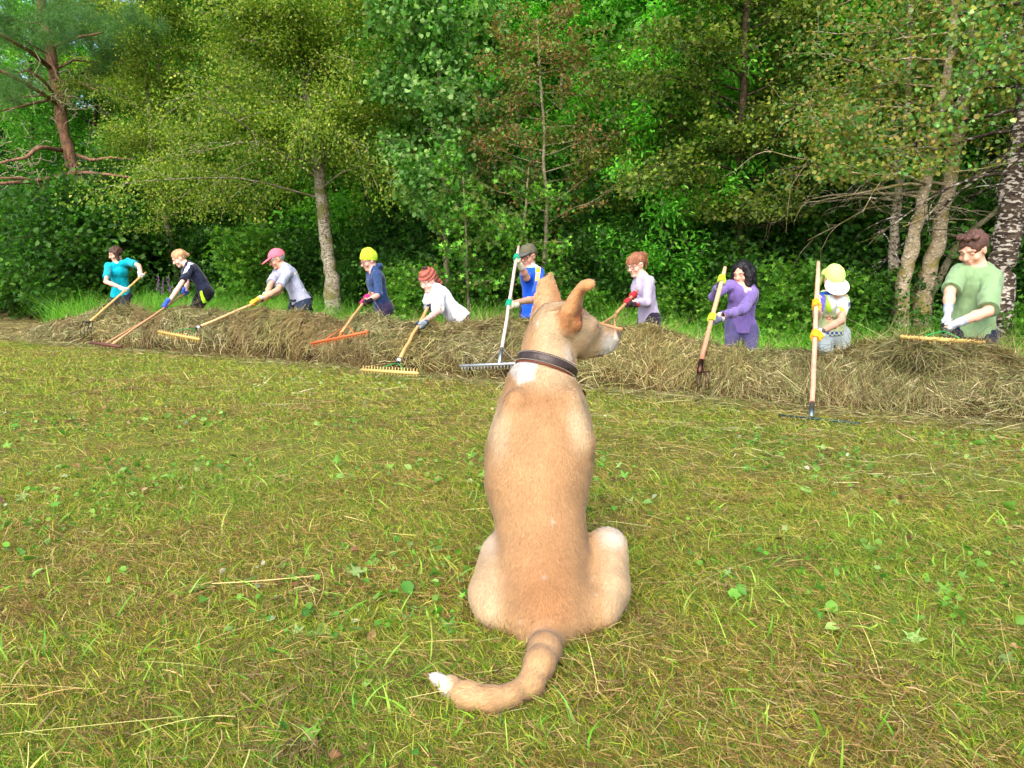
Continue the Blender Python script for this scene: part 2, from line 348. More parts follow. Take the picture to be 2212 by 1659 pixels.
    c = mixc(c, A(*sh(30, 20, 16)), blob(V, eye, (.012, .012, .008), .35)); c = mixc(c, A(*sh(150, 110, 80)), .6*blob(V, eye-F_*.006+U*-.002, (.02, .02, .014), .4)*(1-blob(V, eye, (.012, .012, .008), .35)))
    tpos = V[:, 0]; ontail = V[:, 1] < 1.66; c = mixc(c, lerp(tan, pale, .25)*A(1.02, .98, .9), .9*ss(1.74, 1.62, V[:, 1])); c = mixc(c, white, ontail*ss(-.115, -.145, tpos))
    c = c*(1+.10*g[:, None])
    body = mesh('body', V, F, mat('dog_skin', .75, .2, vary=.10, vscale=60, bump=.3, bscale=160, sheen=.3), root, c)
    cc0 = P(1181, 792, 2.285); tiltx = unit(P(1236, 818, 2.285)-P(1126, 782, 2.285)); nz = unit(np.cross(tiltx, unit(A(0, 1, -.35)))); Y = np.cross(nz, tiltx)
    cup = -nz if nz[2] < 0 else nz
    # short coat: one fine strand mesh following the body
    fn = F[:, :]; e1 = V[F[:, 2]]-V[F[:, 0]]; e2 = V[F[:, 3]]-V[F[:, 1]]; ar = .5*np.linalg.norm(np.cross(e1, e2), axis=1)
    cen = V[F].mean(1); incol = np.abs((cen-cc0)@cup) < .019; incol &= (np.linalg.norm(cen-cc0, axis=1) < .12); bald = incol+blob(cen, P(1333, 722, 2.405), (.02, .04, .02), .2)+blob(cen, eye, (.012, .012, .012), .2)
    vis = np.where(N[F[:, 0]]@A(0, -1, .25) > -.35, 1., .25)*(bald < .5)
    n = 190000; pr = ar*vis; pr /= pr.sum(); fi = rng.choice(len(F), n, p=pr)
    r = rng.random((n, 4))+.01; r /= r.sum(1, keepdims=True)
    Pp = (V[F[fi]]*r[..., None]).sum(1); Nn = N[F[fi, 0]]; Cc = (c[F[fi]]*r[..., None]).sum(1)
    flow = np.tile(A(0, -.25, -1), (n, 1))
    hd = ss(.67, .73, Pp[:, 2])[:, None]*ss(.05, .11, Pp[:, 0])[:, None]; flow = flow*(1-hd)+(-F_*1.2+A(0, 0, -.2))*hd
    tail = Pp[:, 1] < 1.72
    tc_ = np.array([t[0] for t in tq]); td = np.gradient(tc_, axis=0); k = np.argmin(((Pp[tail][:, None]-tc_[None])**2).sum(-1), 1); flow[tail] = td[k]/np.linalg.norm(td[k], axis=1, keepdims=True)
    flow += .35*np.stack([noise(Pp, 9, s) for s in (1, 2, 3)], -1)+.22*rng.normal(size=(n, 3))
    T = flow-Nn*(flow*Nn).sum(1, keepdims=True); T /= np.linalg.norm(T, axis=1, keepdims=True)
    ln = (.010+.006*rng.random(n))*(1+.25*hd[:, 0]+.25*tail+.5*((Pp[:, 2] > .6) & (Pp[:, 2] < .75))-.5*(Pp[:, 0] > .24)*(Pp[:, 2] > .6)); lift = (.22+.18*rng.random(n))*np.where(Pp[:, 1] < 1.74, .5, 1); onear = (Pp[:, 2] > P(1180, 672, 2.3)[2]) & (Pp[:, 0] < .235) & ((Pp[:, 2] > P(1180, 655, 2.3)[2]) | (Pp[:, 1] < 2.27)); ln = ln*np.where(onear, .45, 1); ln = ln*np.where((Pp[:, 2] > .66) & (Pp[:, 1] < 2.262), .6, 1); tip_in = 1
    B = np.cross(T, Nn); wd = .0008
    root_ = Pp-Nn*.001; mid = root_+T*(ln*.55)[:, None]+Nn*(ln*lift)[:, None]; tip = root_+T*ln[:, None]+Nn*(ln*lift*.9)[:, None]
    FV = np.stack([root_-B*wd, root_+B*wd, mid-B*wd*.8, mid+B*wd*.8, tip], 1).reshape(-1, 3)
    i = np.arange(n)[:, None]*5; FF = [i+np.array([[0, 1, 3, 2]]), i+np.array([[2, 3, 4]])]
    cc = Cc*(1+.13*rng.normal(size=(n, 1)))*np.array([1, 1, 1]); cc = np.repeat(cc, 5, 0)*np.tile([[.9], [.9], [1.03], [1.03], [1.12]], (n, 1))
    mesh('fur', FV, FF, mat('dog_fur', .55, .25, trans=.15, sheen=.2), root, cc)
    # collar: flat leather band round the neck, tilted, with pointed strap end and buckle
    th = np.linspace(0, 2*math.pi, 97)[:-1]; up = -nz if nz[2] < 0 else nz
    rx, ry = .0885, .096; leather = A(*sh(50, 36, 32))
    def ring(off, r_add): return np.stack([cc0+tiltx*(rx+r_add)*math.cos(t)+Y*(ry+r_add)*math.sin(t)+up*off for t in th])
    prof = [(-.0165, .001), (-.0165, .0045), (-.015, .006), (.015, .006), (.0165, .0045), (.0165, .001)]
    R = [ring(o, r) for o, r in prof]; n = 96; i = np.arange(n); j = (i+1) % n; mb = MB()
    F = np.concatenate([np.stack([a*n+i, a*n+j, (a+1) % 6*n+j, (a+1) % 6*n+i], -1) for a in range(6)])
    mb.add(np.concatenate(R), F, leather); col = mb.build('collar', mat('leather', .42, .5, bump=.25, bscale=120, vary=.2, vscale=50), root)
    for off in (-.0125, .0125):
        st = MB()
        for t in np.arange(0, 2*math.pi, .062):
            p = lambda a: cc0+tiltx*(rx+.0066)*math.cos(a)+Y*(ry+.0066)*math.sin(a)+up*off
            st.tube([p(t), p(t+.036)], .0009, 5, sh(190, 180, 165))
        st.build('stitching', mat('thread', .8), col)['kind'] = 'stuff'
    ed = MB(); rr = ring(-.017, .0035); ed.tube(np.concatenate([rr, rr[:2]]), .0028, 6, sh(110, 50, 30), cap=False); ed.build('leather_edge', mat('leather2', .5, .4), col)
    # strap end and buckle, under the throat on the right
    q0, q1 = P(1238, 846, 2.28), P(1266, 855, 2.27); d = unit(q1-q0); Z = unit(A(.05, -.2, 1)); Z = unit(Z-d*(Z@d)); Yn = np.cross(Z, d)
    L = np.linalg.norm(q1-q0); pts = [(0, -.016), (0, .016), (.72*L, .016), (.9*L, .010), (L, 0), (.9*L, -.010), (.72*L, -.016)]
    V2 = np.array([q0+d*a+Z*b+Yn*s for s in (-.002, .002) for a, b in pts]); mm = 7; Fs = []
    for k_ in range(mm): Fs.append([k_, (k_+1) % mm, mm+(k_+1) % mm, mm+k_])
    Fs += [[0, 1, 2, 6], [2, 3, 5, 6], [3, 4, 5, 5], [7, 13, 9, 8], [9, 13, 12, 10], [10, 12, 11, 11]]
    mb = MB(); mb.add(V2, Fs, sh(74, 44, 34)); mb.build('strap_end', mat('leather'), col, smooth=False)
    bk = MB(); b0 = P(1240, 842, 2.275); rr = [b0+Z*.017*math.cos(a)+d*.010*math.sin(a) for a in np.linspace(0, 2*math.pi, 17)]
    bk.tube(rr, .0022, 8, (.75, .75, .75)); bk.tube([b0-Z*.001-d*.01, b0+d*.012], .0016, 6, (.75, .75, .75)); bk.build('buckle', mat('steel', .25, .5, metal=1), col)
build_dog()

# ------------------------------------------------------------------ blades, straws and leaves as real little faces
def ribbons(name, p0, d, L, wd, bend, B, col, mat_, seg=3, taper=1.0, parent=None, tipc=1.15):
    """p0 root, d direction, L length, wd half width, bend Nx3 sideways drift at the tip, B width axis"""
    n = len(p0); t = np.linspace(0, 1, seg+1); Vs = []
    for k, a in enumerate(t):
        c = p0+d*(L*a)[:, None]+bend*(L*a*a)[:, None]; w_ = (wd*(1-taper*a**1.6)+1e-5)[:, None]
        Vs += [c-B*w_, c+B*w_]
    V = np.stack(Vs, 1).reshape(-1, 3); m = 2*(seg+1); i = (np.arange(n)*m)[:, None]
    F = np.concatenate([i+np.array([[2*k, 2*k+1, 2*k+3, 2*k+2]]) for k in range(seg)])
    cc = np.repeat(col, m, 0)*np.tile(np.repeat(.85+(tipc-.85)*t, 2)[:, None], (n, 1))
    return mesh(name, V, F, mat_, parent, cc)
def unitr(v): return v/np.maximum(np.linalg.norm(v, axis=-1, keepdims=True), 1e-9)
LEAF = {  # outlines in (across, along); quads
 'oval': (A(0, 0, -.36, .3, -.34, .68, 0, 1, .34, .68, .36, .3).reshape(-1, 2), [[0, 1, 2, 3], [0, 3, 4, 5]]),
 'round': (A(0, 0, -.48, .28, -.42, .75, 0, 1, .42, .75, .48, .28).reshape(-1, 2), [[0, 1, 2, 3], [0, 3, 4, 5]]),
 'dia': (A(0, 0, -.36, .45, 0, 1, .36, .45).reshape(-1, 2), [[0, 1, 2, 3]]),
 'maple': (A(0, .1, -.12, .2, -.42, .0, -.2, .38, -.58, .62, -.17, .66, 0, 1.05, .17, .66, .58, .62, .2, .38, .42, .0, .12, .2, 0, .3).reshape(-1, 2),
           [[0, 1, 3, 12], [1, 2, 2, 3], [3, 4, 4, 5], [12, 3, 5, 7], [5, 6, 6, 7], [12, 7, 9, 0], [7, 8, 8, 9], [9, 10, 10, 11], [0, 12, 9, 11]])}
def leaves(name, p, d, nrm, size, col, mat_, shape='oval', wide=1.0, fold=.18, parent=None, smooth=False):
    O, Q = LEAF[shape]; n = len(p); m = len(O); B = unitr(np.cross(d, nrm)); nrm = np.cross(B, d)
    x = O[:, 0]*wide; y = O[:, 1]
    V = p[:, None]+size[:, None, None]*(B[:, None]*x[None, :, None]+d[:, None]*y[None, :, None]+nrm[:, None]*((np.abs(x)*fold*2-.25*fold*4*(y-.5)**2)[None, :, None]))
    i = (np.arange(n)*m)[:, None]; q4 = [q for q in Q if len(set(q)) == 4]; q3 = [sorted(set(q), key=q.index) for q in Q if len(set(q)) == 3]
    F = [np.concatenate([i+np.array([q]) for q in q4])]
    if q3: F.append(np.concatenate([i+np.array([q]) for q in q3]))
    return mesh(name, V.reshape(-1, 3), F, mat_, parent, np.repeat(col, m, 0), smooth)
def pick(pal, n, wts=None):
    pal = np.array([sh(*c) for c in pal]); i = rng.choice(len(pal), n, p=None if wts is None else np.array(wts)/sum(wts))
    return pal[i]*(1+.18*rng.normal(size=(n, 1)))*(1+.06*rng.normal(size=(n, 3)))
BLADE = mat('grass_blade', .55, .35, trans=.35, tint=(1.1, 1.15, .6))
STRAW = mat('straw', .75, .2, trans=.12)

def field_pts(n, d0, d1, power, margin=.78):
    u = rng.random(n); D = (d0**power+u*(d1**power-d0**power))**(1/power); x = (rng.random(n)*2-1)*margin*D
    keep = S(x, D) < .12+.1*noise(xyz(x, D), 3); x, D = x[keep], D[keep]
    return np.stack([x, D, ground(x, D)], -1)
pts = np.concatenate([field_pts(165000, 1.05, 3.4, 1.25), field_pts(270000, 3.0, 20, .62)])
n = len(pts); D = pts[:, 1]; far = ss(2.5, 7, D)
pn = fbm(pts, 1.1, 3, 21)+.5*noise(pts, 6, 5); dry = ss(.0, .9, pn+.15)
typ = rng.random(n)
green = typ < (.86-.30*dry)
az = rng.random(n)*2*math.pi+.0; lean = np.where(green, .25+1.15*rng.random(n)**.7, 1.25+.35*rng.random(n)); lean = np.where((~green) & (rng.random(n) < .25), .5+.5*rng.random(n), lean)
az = np.where(rng.random(n) < .45, 2.6+1.2*noise(pts, .9, 8)+.5*rng.normal(size=n), az)
d = np.stack([np.sin(lean)*np.cos(az), np.sin(lean)*np.sin(az), np.cos(lean)], -1)
L = np.where(green, .020+.042*rng.random(n)**1.6, .02+.06*rng.random(n)**2)*(1+.5*far); wd = np.where(green, .0010+.0014*rng.random(n)**2, .0007+.0010*rng.random(n)**2)*(1+1.5*far)
B = unitr(np.cross(d, rng.normal(size=(n, 3)))); bend = np.stack([.4*rng.normal(size=n), .4*rng.normal(size=n), -.45*rng.random(n)*np.sin(lean)], -1)
colg = pick([(152, 168, 46), (112, 148, 38), (172, 178, 64), (78, 118, 30), (178, 172, 78)], n, [4, 3, 3, 2, 1.6]); cols = pick([(176, 150, 92), (150, 120, 70), (112, 84, 54), (190, 172, 112), (136, 120, 54)], n, [3, 3, 2.2, 1.4, 2])
lushness = ss(.2, -.5, pn)[:, None]*(1-far[:, None]*.7); colg = colg*(1-lushness*.35)+np.array(sh(84, 138, 36))*lushness*.35
col = np.where(green[:, None], colg, cols)
root = pts+np.stack([0*D, 0*D, np.where(green, -.004, .004+.02*rng.random(n))], -1)
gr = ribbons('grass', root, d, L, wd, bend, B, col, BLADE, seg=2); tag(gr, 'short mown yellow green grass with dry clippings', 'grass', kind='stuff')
# wider, longer blades and long pale straws near the camera
pts = field_pts(1500, 1.05, 3.4, 1.3); n = len(pts); az = 1.9+1.6*rng.normal(size=n); lean = .3+1.0*rng.random(n)
d = np.stack([np.sin(lean)*np.cos(az), np.sin(lean)*np.sin(az), np.cos(lean)], -1)
o = ribbons('long_grass_blades', pts, d, .05+.07*rng.random(n), .0018+.0018*rng.random(n), np.stack([.3*rng.normal(size=n), .3*rng.normal(size=n), -.5*np.sin(lean)], -1), unitr(np.cross(d, rng.normal(size=(n, 3)))),
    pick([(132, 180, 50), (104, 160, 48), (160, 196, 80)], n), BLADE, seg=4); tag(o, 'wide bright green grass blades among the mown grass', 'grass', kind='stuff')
pts = field_pts(520, 1.05, 5, 1.5); n = len(pts); az = rng.random(n)*6.28
d = np.stack([np.cos(az), np.sin(az), .02+.12*rng.random(n)], -1); pts[:, 2] += .015+.02*rng.random(n)
o = ribbons('loose_straws', pts, d, .08+.22*rng.random(n)**2, .0006+.0007*rng.random(n), np.stack([.25*rng.normal(size=n), .25*rng.normal(size=n), -.06+0*az], -1), unitr(np.cross(d, A(0, 0, 1)+.3*rng.normal(size=(n, 3)))),
    pick([(216, 196, 130), (188, 160, 100), (150, 110, 72), (196, 190, 110)], n), STRAW, seg=5, taper=.5); tag(o, 'thin pale straws lying on the mown grass', 'straw', kind='stuff')
# matted clumps of brown cut grass
cpt = field_pts(190, 1.1, 7, 1.1); k_ = rng.integers(0, len(cpt), 15000); n = len(k_); rad = (.03+.07*rng.random(len(cpt)))[k_]
pts = cpt[k_]+rad[:, None]*rng.normal(size=(n, 3))*A(1.3, .8, 0); pts[:, 2] = ground(pts[:, 0], pts[:, 1])+.008+.022*rng.random(n); az = 6.28*noise(cpt[k_], 9, 3)+.9*rng.normal(size=n)
d = unitr(np.stack([np.cos(az), np.sin(az), .18*rng.normal(size=n)], -1)); cm = (.7+.5*rng.random(len(cpt)))[k_, None]
o = ribbons('matted_clippings', pts, d, .02+.06*rng.random(n)**1.5, .0007+.0011*rng.random(n), np.stack([.4*rng.normal(size=n), .4*rng.normal(size=n), -.1+0*az], -1), unitr(np.cross(d, A(0, 0, 1)+.6*rng.normal(size=(n, 3)))),
    pick([(118, 98, 62), (142, 120, 76), (98, 76, 50), (170, 150, 104), (110, 104, 54)], n)*cm, STRAW, seg=2, taper=.6); tag(o, 'matted brown clumps of cut grass on the meadow', 'cut grass', kind='stuff')
# clover, plantain and other little leaves; wilted brown and silvery ones
def ground_leaves(name, n, pal, size, shape, lab, d1=6, up=.6, z=.02, wts=None, margin=.78):
    p = field_pts(n, 1.05, d1, 1.3, margin); k = noise(p, 1.6, 31) > -.25+.4*rng.random(len(p)); p = p[k]; n = len(p); p[:, 2] += z*rng.random(n)
    az = rng.random(n)*6.28; d = unitr(np.stack([np.cos(az), np.sin(az), .5*rng.normal(size=n)], -1)); nr = unitr(A(0, 0, 1)+up*rng.normal(size=(n, 3)))
    o = leaves(name, p, d, nr, size*(.5+.9*rng.random(n)), pick(pal, n, wts), BLADE, shape, wide=.9+0*1, fold=.2, smooth=True); tag(o, lab, 'leaves', kind='stuff')
ground_leaves('clover_leaves', 6000, [(98, 152, 48), (120, 170, 60), (84, 140, 44), (70, 120, 40)], .019, 'round', 'small round green leaves growing in the mown grass', 5, z=.035)
ground_leaves('plantain_leaves', 1000, [(108, 160, 60), (90, 146, 50), (138, 176, 90)], .042, 'oval', 'larger oval green leaves in the mown grass', 5, z=.035)
ground_leaves('buttercup_leaves', 420, [(112, 164, 60), (94, 150, 56), (150, 184, 110)], .045, 'maple', 'lobed green leaves in the mown grass', 4, z=.035)
ground_leaves('wilted_leaves', 1300, [(120, 84, 56), (150, 110, 74), (92, 66, 48), (176, 150, 110), (170, 184, 150)], .026, 'oval', 'wilted brown and grey leaves scattered on the mown grass', 8, up=.9, z=.03)
p = np.array([PZ(1130+200*0+x, y, ground(0, 5)+.03) for x, y in rng.normal(size=(1, 2))*0+np.stack([rng.normal(700-1130, 220, 46), rng.normal(820, 14, 46)], -1)])
n = len(p); o = leaves('silver_leaves', p, unitr(rng.normal(size=(n, 3))*A(1, 1, .3)), unitr(A(0, -.4, 1)+.5*rng.normal(size=(n, 3))), .02+.02*rng.random(n), pick([(150, 176, 130), (130, 160, 100)], n), BLADE, 'oval'); tag(o, 'pale upturned leaves lying near the hay row', 'leaves', kind='stuff')

# ------------------------------------------------------------------ the hay row
TOP = [(40, 712), (75, 706), (130, 686), (200, 674), (255, 662), (300, 664), (350, 668), (420, 667), (480, 668), (560, 672), (640, 688), (700, 692), (760, 696), (830, 704), (880, 716), (940, 709),
       (1010, 701), (1060, 714), (1130, 704), (1250, 712), (1330, 709), (1380, 714), (1420, 726), (1480, 734), (1560, 742), (1640, 749), (1700, 752), (1760, 764), (1830, 757), (1900, 763), (1950, 764),
       (2050, 769), (2150, 786), (2212, 796), (2300, 805), (2500, 815)]
_t = []
for a, b in TOP:
    x, y = XY(a, .8); _t.append((x, P(a, b+5, y)[2]-ground(x, y)-.02-.03*ss(500, 1500, a)))
_t = np.array(sorted(_t)); XEND = _t[0, 0]
def hay_h(x, s):
    H = np.interp(x, _t[:, 0], _t[:, 1])*ss(XEND-.9, XEND+.3, x); u = np.clip(np.abs((s-.76)/.88), 0, 1)
    g = (1-u**np.where(s < .76, 3.0, 3.2))**.8; q = xyz(x, s)
    return H*g*(1+.22*fbm(q, 1.5, 2, 4)+.13*noise(q, 5, 2)+.06*noise(q, 11, 6)), g
def hay_pt(x, s):
    h, g = hay_h(x, s); q = xyz(x, s); s2 = s+g*(.16*noise(q, 2.2, 11)+.11*noise(q*A(1, 1.6, 1), 5.5, 12)+.05*noise(q, 12, 13))-.03
    y = 7.67+1.187*s2-.64*x; return np.stack([x, y, ground(x, y)+h-.005], -1)
hx = np.arange(XEND-1.0, 6.2, .035); hs = np.linspace(-.12, 1.66, 62); X, Q = np.meshgrid(hx, hs, indexing='ij')
HV = hay_pt(X.ravel(), Q.ravel()); hi = np.arange(X.size).reshape(X.shape); HV[:, 2] -= .05
hc = mixc(np.tile(A(*sh(72, 60, 36)), (len(HV), 1)), sh(40, 32, 20), ss(-.2, .6, fbm(HV, 5, 3, 4)))  # core coloured dark to stand in for shade in gaps between strands
HAYM = mat('hay_core', .95, .05, bump=1, bscale=90, vary=.45, vscale=70)
row = mesh('hay_row', HV, np.stack([hi[:-1, :-1].ravel(), hi[1:, :-1].ravel(), hi[1:, 1:].ravel(), hi[:-1, 1:].ravel()], -1), HAYM, col=hc)
tag(row, 'long raked row of drying brown green hay across the meadow', 'hay', kind='stuff')
HAYS = mat('hay_straw', .7, .25, trans=.12)
HPAL = [(140, 132, 84), (114, 110, 66), (166, 158, 110), (84, 78, 48), (102, 80, 54), (194, 188, 142), (114, 124, 66)]; HW = [4, 4, 3, 3, 2.4, 1.6, 3]
def strands(name, n, lab, xs_, ss_, lmul=1.0, lift=.0, parent=None, up=0.0, wmul=1.0, seg=3):
    x, s = xs_, ss_; p = hay_pt(x, s); e = .03
    tx = hay_pt(x+e, s)-p; ts = hay_pt(x, s+e)-p; nr = unitr(np.cross(tx, ts)); tx = unitr(tx); ts = unitr(np.cross(nr, tx))
    q = xyz(x, s*1.2); ang = 1.35*np.pi*noise(q, 1.5, 41)+.9*noise(q, 5, 42)+.75*rng.normal(size=n)
    d = tx*np.cos(ang)[:, None]-ts*np.sin(ang)[:, None]+nr*(.10+up+.16*rng.random(n)[:, None]); d = unitr(d)
    L = (.07+.30*rng.random(n)**1.7)*lmul; D = p[:, 1]; w_ = (.0011+.0012*rng.random(n))*(1+.16*np.clip(D-5, 0, 10))*wmul
    p = p+nr*(lift*rng.random(n)-.03)[:, None]-d*(L*.3)[:, None]
    bend = -nr*(.35+.3*rng.random(n))[:, None]+np.cross(d, nr)*(.45*rng.normal(size=n))[:, None]; bend[:, 2] -= .12
    g = ss(-.4, .6, fbm(q, 1.7, 3, 51))[:, None]; c = pick(HPAL, n, HW); c = c*(1-.45*g)+c*g*.45*np.array([1.25, 1.1, .85]); br = ss(.15, .6, noise(q, 2.3, 55))[:, None]; c = c*(1-br*.35)+np.array(sh(120, 84, 52))*br*.35
    return ribbons(name, p, d, L, w_, bend, unitr(np.cross(d, nr+.5*rng.normal(size=(n, 3)))), c, HAYS, seg=seg, taper=.75, parent=parent)
def hay_x(n):                                   # denser where the camera is nearer
    px = rng.uniform(-150, 2420, n); s = rng.uniform(-.11, 1.25, n); k = (px-CX)/1624; y = (7.67+1.187*s)/(1+.64*k); x = y*k
    m = (x > XEND-.8); return x[m], s[m]
x, s = hay_x(150000); s = np.where(rng.random(len(s)) < .35, s*.35, s); strands('hay_strands', len(x), '', x, s, lift=.05, parent=row)
x, s = hay_x(9000); strands('hay_wisps', len(x), '', x, s, lmul=1.6, lift=.08, up=.35, parent=row)
# tousled tufts sticking up from the ridge
tp = []
for a, r_, k in [(1010, .05, 60), (440, .06, 60), (255, .05, 70), (820, .08, 80), (1000, .12, 100), (1075, .12, 60), (1400, .1, 90), (1620, .1, 60), (1750, .1, 60), (1990, .1, 60), (620, .1, 50), (140, .15, 80)]:
    x0, y0 = XY(a, .85); tp.append(np.stack([x0+r_*2*rng.normal(size=k), .85+r_*rng.normal(size=k)], -1))
tp = np.concatenate(tp); strands('hay_tufts', len(tp), '', tp[:, 0], tp[:, 1], lmul=1.2, up=1.2, parent=row)
# thin scatter of hay in front of the row and on the far left of the meadow
def scatter(name, px, s, lab, L0=.10):
    k = (px-CX)/1624; y = (7.67+1.187*s)/(1+.64*k); x = y*k; n = len(x); p = np.stack([x, y, ground(x, y)+.012+.02*rng.random(n)], -1); az = rng.random(n)*6.28
    d = unitr(np.stack([np.cos(az), np.sin(az)*.7, .12*rng.normal(size=n)], -1))
    o = ribbons(name, p, d, L0+.16*rng.random(n)**2, (.0012+.001*rng.random(n))*(1+.12*np.clip(y-5, 0, 20)), .3*rng.normal(size=(n, 3))*A(1, 1, .1), unitr(np.cross(d, A(0, 0, 1)+.4*rng.normal(size=(n, 3)))), pick(HPAL, n, HW)*1.1, HAYS, seg=2, taper=.6)
    tag(o, lab, 'hay', kind='stuff')
scatter('scattered_hay', rng.uniform(-200, 2500, 16000), -np.abs(rng.normal(0, .28, 16000))+.05, 'thin hay scattered along the foot of the hay row')
n_ = 26000; px = rng.uniform(-260, 170, n_); scatter('spread_hay', px, rng.uniform(-.6, 6.5, n_)*(1-np.clip((px-60)/400, 0, 1)), 'dry hay spread flat on the far left of the meadow', .14)
px = rng.normal(900, 160, 2500); k = 0
scatter('hay_clippings', rng.uniform(100, 2200, 4500), -rng.uniform(.2, 3.0, 4500), 'thin dry clippings left on the mown meadow', .05)

# ------------------------------------------------------------------ tall grass verge behind the row
n = 120000; px = rng.uniform(-200, 2400, n); s = 1.35+rng.random(n)**.8*3.6; k = (px-CX)/1624; y = (7.67+1.187*s)/(1+.64*k); x = y*k
s = S(x, y); keep = x > -9.5+.0*s; keep |= (s > 6.2); x, y, s = x[keep], y[keep], s[keep]; n = len(x)
def verge(name, x, y, Lm, lab, pal, wts=None, lean=.35, wmul=1.0):
    n = len(x); p = np.stack([x, y, ground(x, y)], -1); D = y; az = rng.random(n)*6.28; le = np.abs(lean*rng.normal(size=n))+.05
    d = np.stack([np.sin(le)*np.cos(az), np.sin(le)*np.sin(az), np.cos(le)], -1); clump = .65+.5*ss(-.6, .6, fbm(p, 1.3, 3, 61))
    L = Lm*(.45+.6*rng.random(n))*clump; c = pick(pal, n, wts); lg = ss(-.5, .5, noise(p, .9, 66))[:, None]; c = c*(.8+.35*lg)
    o = ribbons(name, p, d, L, (.0022+.0022*rng.random(n))*(1+.06*D)*wmul, np.stack([.35*rng.normal(size=n), .35*rng.normal(size=n), -.25*rng.random(n)], -1), unitr(np.cross(d, rng.normal(size=(n, 3)))), c, BLADE, seg=3)
    tag(o, lab, 'grass', kind='stuff')
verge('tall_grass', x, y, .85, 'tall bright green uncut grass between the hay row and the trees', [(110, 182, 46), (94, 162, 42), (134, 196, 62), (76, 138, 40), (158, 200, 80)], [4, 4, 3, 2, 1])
n = 9000; px = rng.uniform(1900, 2400, n); s = rng.uniform(1.25, 2.2, n); k = (px-CX)/1624; y = (7.67+1.187*s)/(1+.64*k); verge('tall_grass_clump', y*k, y, .6, 'thick tall grass beside the right end of the hay row', [(100, 150, 50), (84, 136, 40), (150, 170, 80)], lean=.4)
n = 18000; y = rng.uniform(21, 32, n); x = -y*rng.uniform(.42, .8, n); m = S(x, y) > 6; verge('far_grass', x[m], y[m], .6, 'far green grass behind the left end of the meadow', [(98, 156, 44), (76, 132, 36)], wmul=1.6)
n = 900; px = rng.uniform(1100, 2350, n); s = rng.uniform(1.6, 3.6, n); k = (px-CX)/1624; y = (7.67+1.187*s)/(1+.64*k)
verge('seed_stalks', y*k, y, 1.0, 'thin pale seeding stalks in the tall grass', [(176, 176, 110), (150, 160, 90)], lean=.2, wmul=.7)

# ------------------------------------------------------------------ the trees at the edge of the meadow
def bark(name, c1, c2, c3, scale=1, thr=.52, stretch=.5, moss=None):
    m = bpy.data.materials.new(name); m.use_nodes = True; nt = m.node_tree; N = nt.nodes; L = nt.links; b = N['Principled BSDF']
    b.inputs['Roughness'].default_value = .9; b.inputs['Specular IOR Level'].default_value = .15
    tc = N.new('ShaderNodeTexCoord'); mp = N.new('ShaderNodeMapping'); mp.inputs['Scale'].default_value = (scale, scale, scale*stretch); L.new(tc.outputs['Object'], mp.inputs[0])
    def nz(s, d=5):
        q = N.new('ShaderNodeTexNoise'); q.inputs['Scale'].default_value = s; q.inputs['Detail'].default_value = d; L.new(mp.outputs[0], q.inputs[0]); return q.outputs['Fac']
    def ramp(f, a, b_, ca, cb):
        r = N.new('ShaderNodeValToRGB'); r.color_ramp.elements[0].position = a; r.color_ramp.elements[1].position = b_
        r.color_ramp.elements[0].color = (*ca, 1); r.color_ramp.elements[1].color = (*cb, 1); L.new(f, r.inputs[0]); return r.outputs[0]
    base = ramp(nz(14), .35, .65, c1, c2); mask = ramp(nz(26, 3), thr, thr+.05, (0, 0, 0), (1, 1, 1))
    mx = N.new('ShaderNodeMix'); mx.data_type = 'RGBA'; L.new(mask, mx.inputs[0]); L.new(base, mx.inputs[6]); mx.inputs[7].default_value = (*c3, 1); o = mx.outputs[2]
    if moss:
        mk = ramp(nz(3.5, 3), .52, .6, (0, 0, 0), (.8, .8, .8)); m2_ = N.new('ShaderNodeMix'); m2_.data_type = 'RGBA'; L.new(mk, m2_.inputs[0]); L.new(o, m2_.inputs[6]); m2_.inputs[7].default_value = (*moss, 1); o = m2_.outputs[2]
    L.new(o, b.inputs['Base Color']); bp = N.new('ShaderNodeBump'); bp.inputs['Strength'].default_value = .9; bp.inputs['Distance'].default_value = .03; L.new(nz(22), bp.inputs['Height']); L.new(bp.outputs[0], b.inputs['Normal'])
    return m
BK = {'birch': bark('birch_bark', sh(128, 116, 98), sh(186, 178, 160), sh(58, 50, 42), 1.2, .56, 1.6, sh(110, 108, 52)),
      'pale': bark('pale_bark', sh(132, 118, 96), sh(176, 160, 132), sh(214, 206, 188), 1.3, .60, 1.5, sh(128, 118, 58)),
      'rough': bark('rough_birch_bark', sh(42, 34, 30), sh(84, 72, 62), sh(170, 162, 152), .62, .53, 2.2),
      'pine': bark('pine_bark', sh(104, 80, 64), sh(152, 114, 90), sh(84, 70, 60), 1.0, .58, .5),
      'grey': bark('grey_bark', sh(108, 100, 80), sh(152, 142, 118), sh(60, 54, 44), 1.5, .6, .7, sh(88, 96, 52)),
      'dark': bark('dark_bark', sh(46, 40, 30), sh(78, 68, 50), sh(110, 100, 82), 1.5, .66, .7)}
LEAFM = mat('tree_leaf', .5, .3, trans=.5, tint=(1.05, 1.2, .5))
def poly(p0, d, L, n=6, jit=.12, grav=0.0):
    pts = [np.asarray(p0, float)]; d = unit(d)
    for i in range(n):
        d = unit(d+jit*rng.normal(size=3)+A(0, 0, grav/n)); pts.append(pts[-1]+d*L/n)
    return np.array(pts)
def at(pts, t):
    k = t*(len(pts)-1); i = min(int(k), len(pts)-2); return lerp(pts[i], pts[i+1], k-i), unit(pts[i+1]-pts[i])
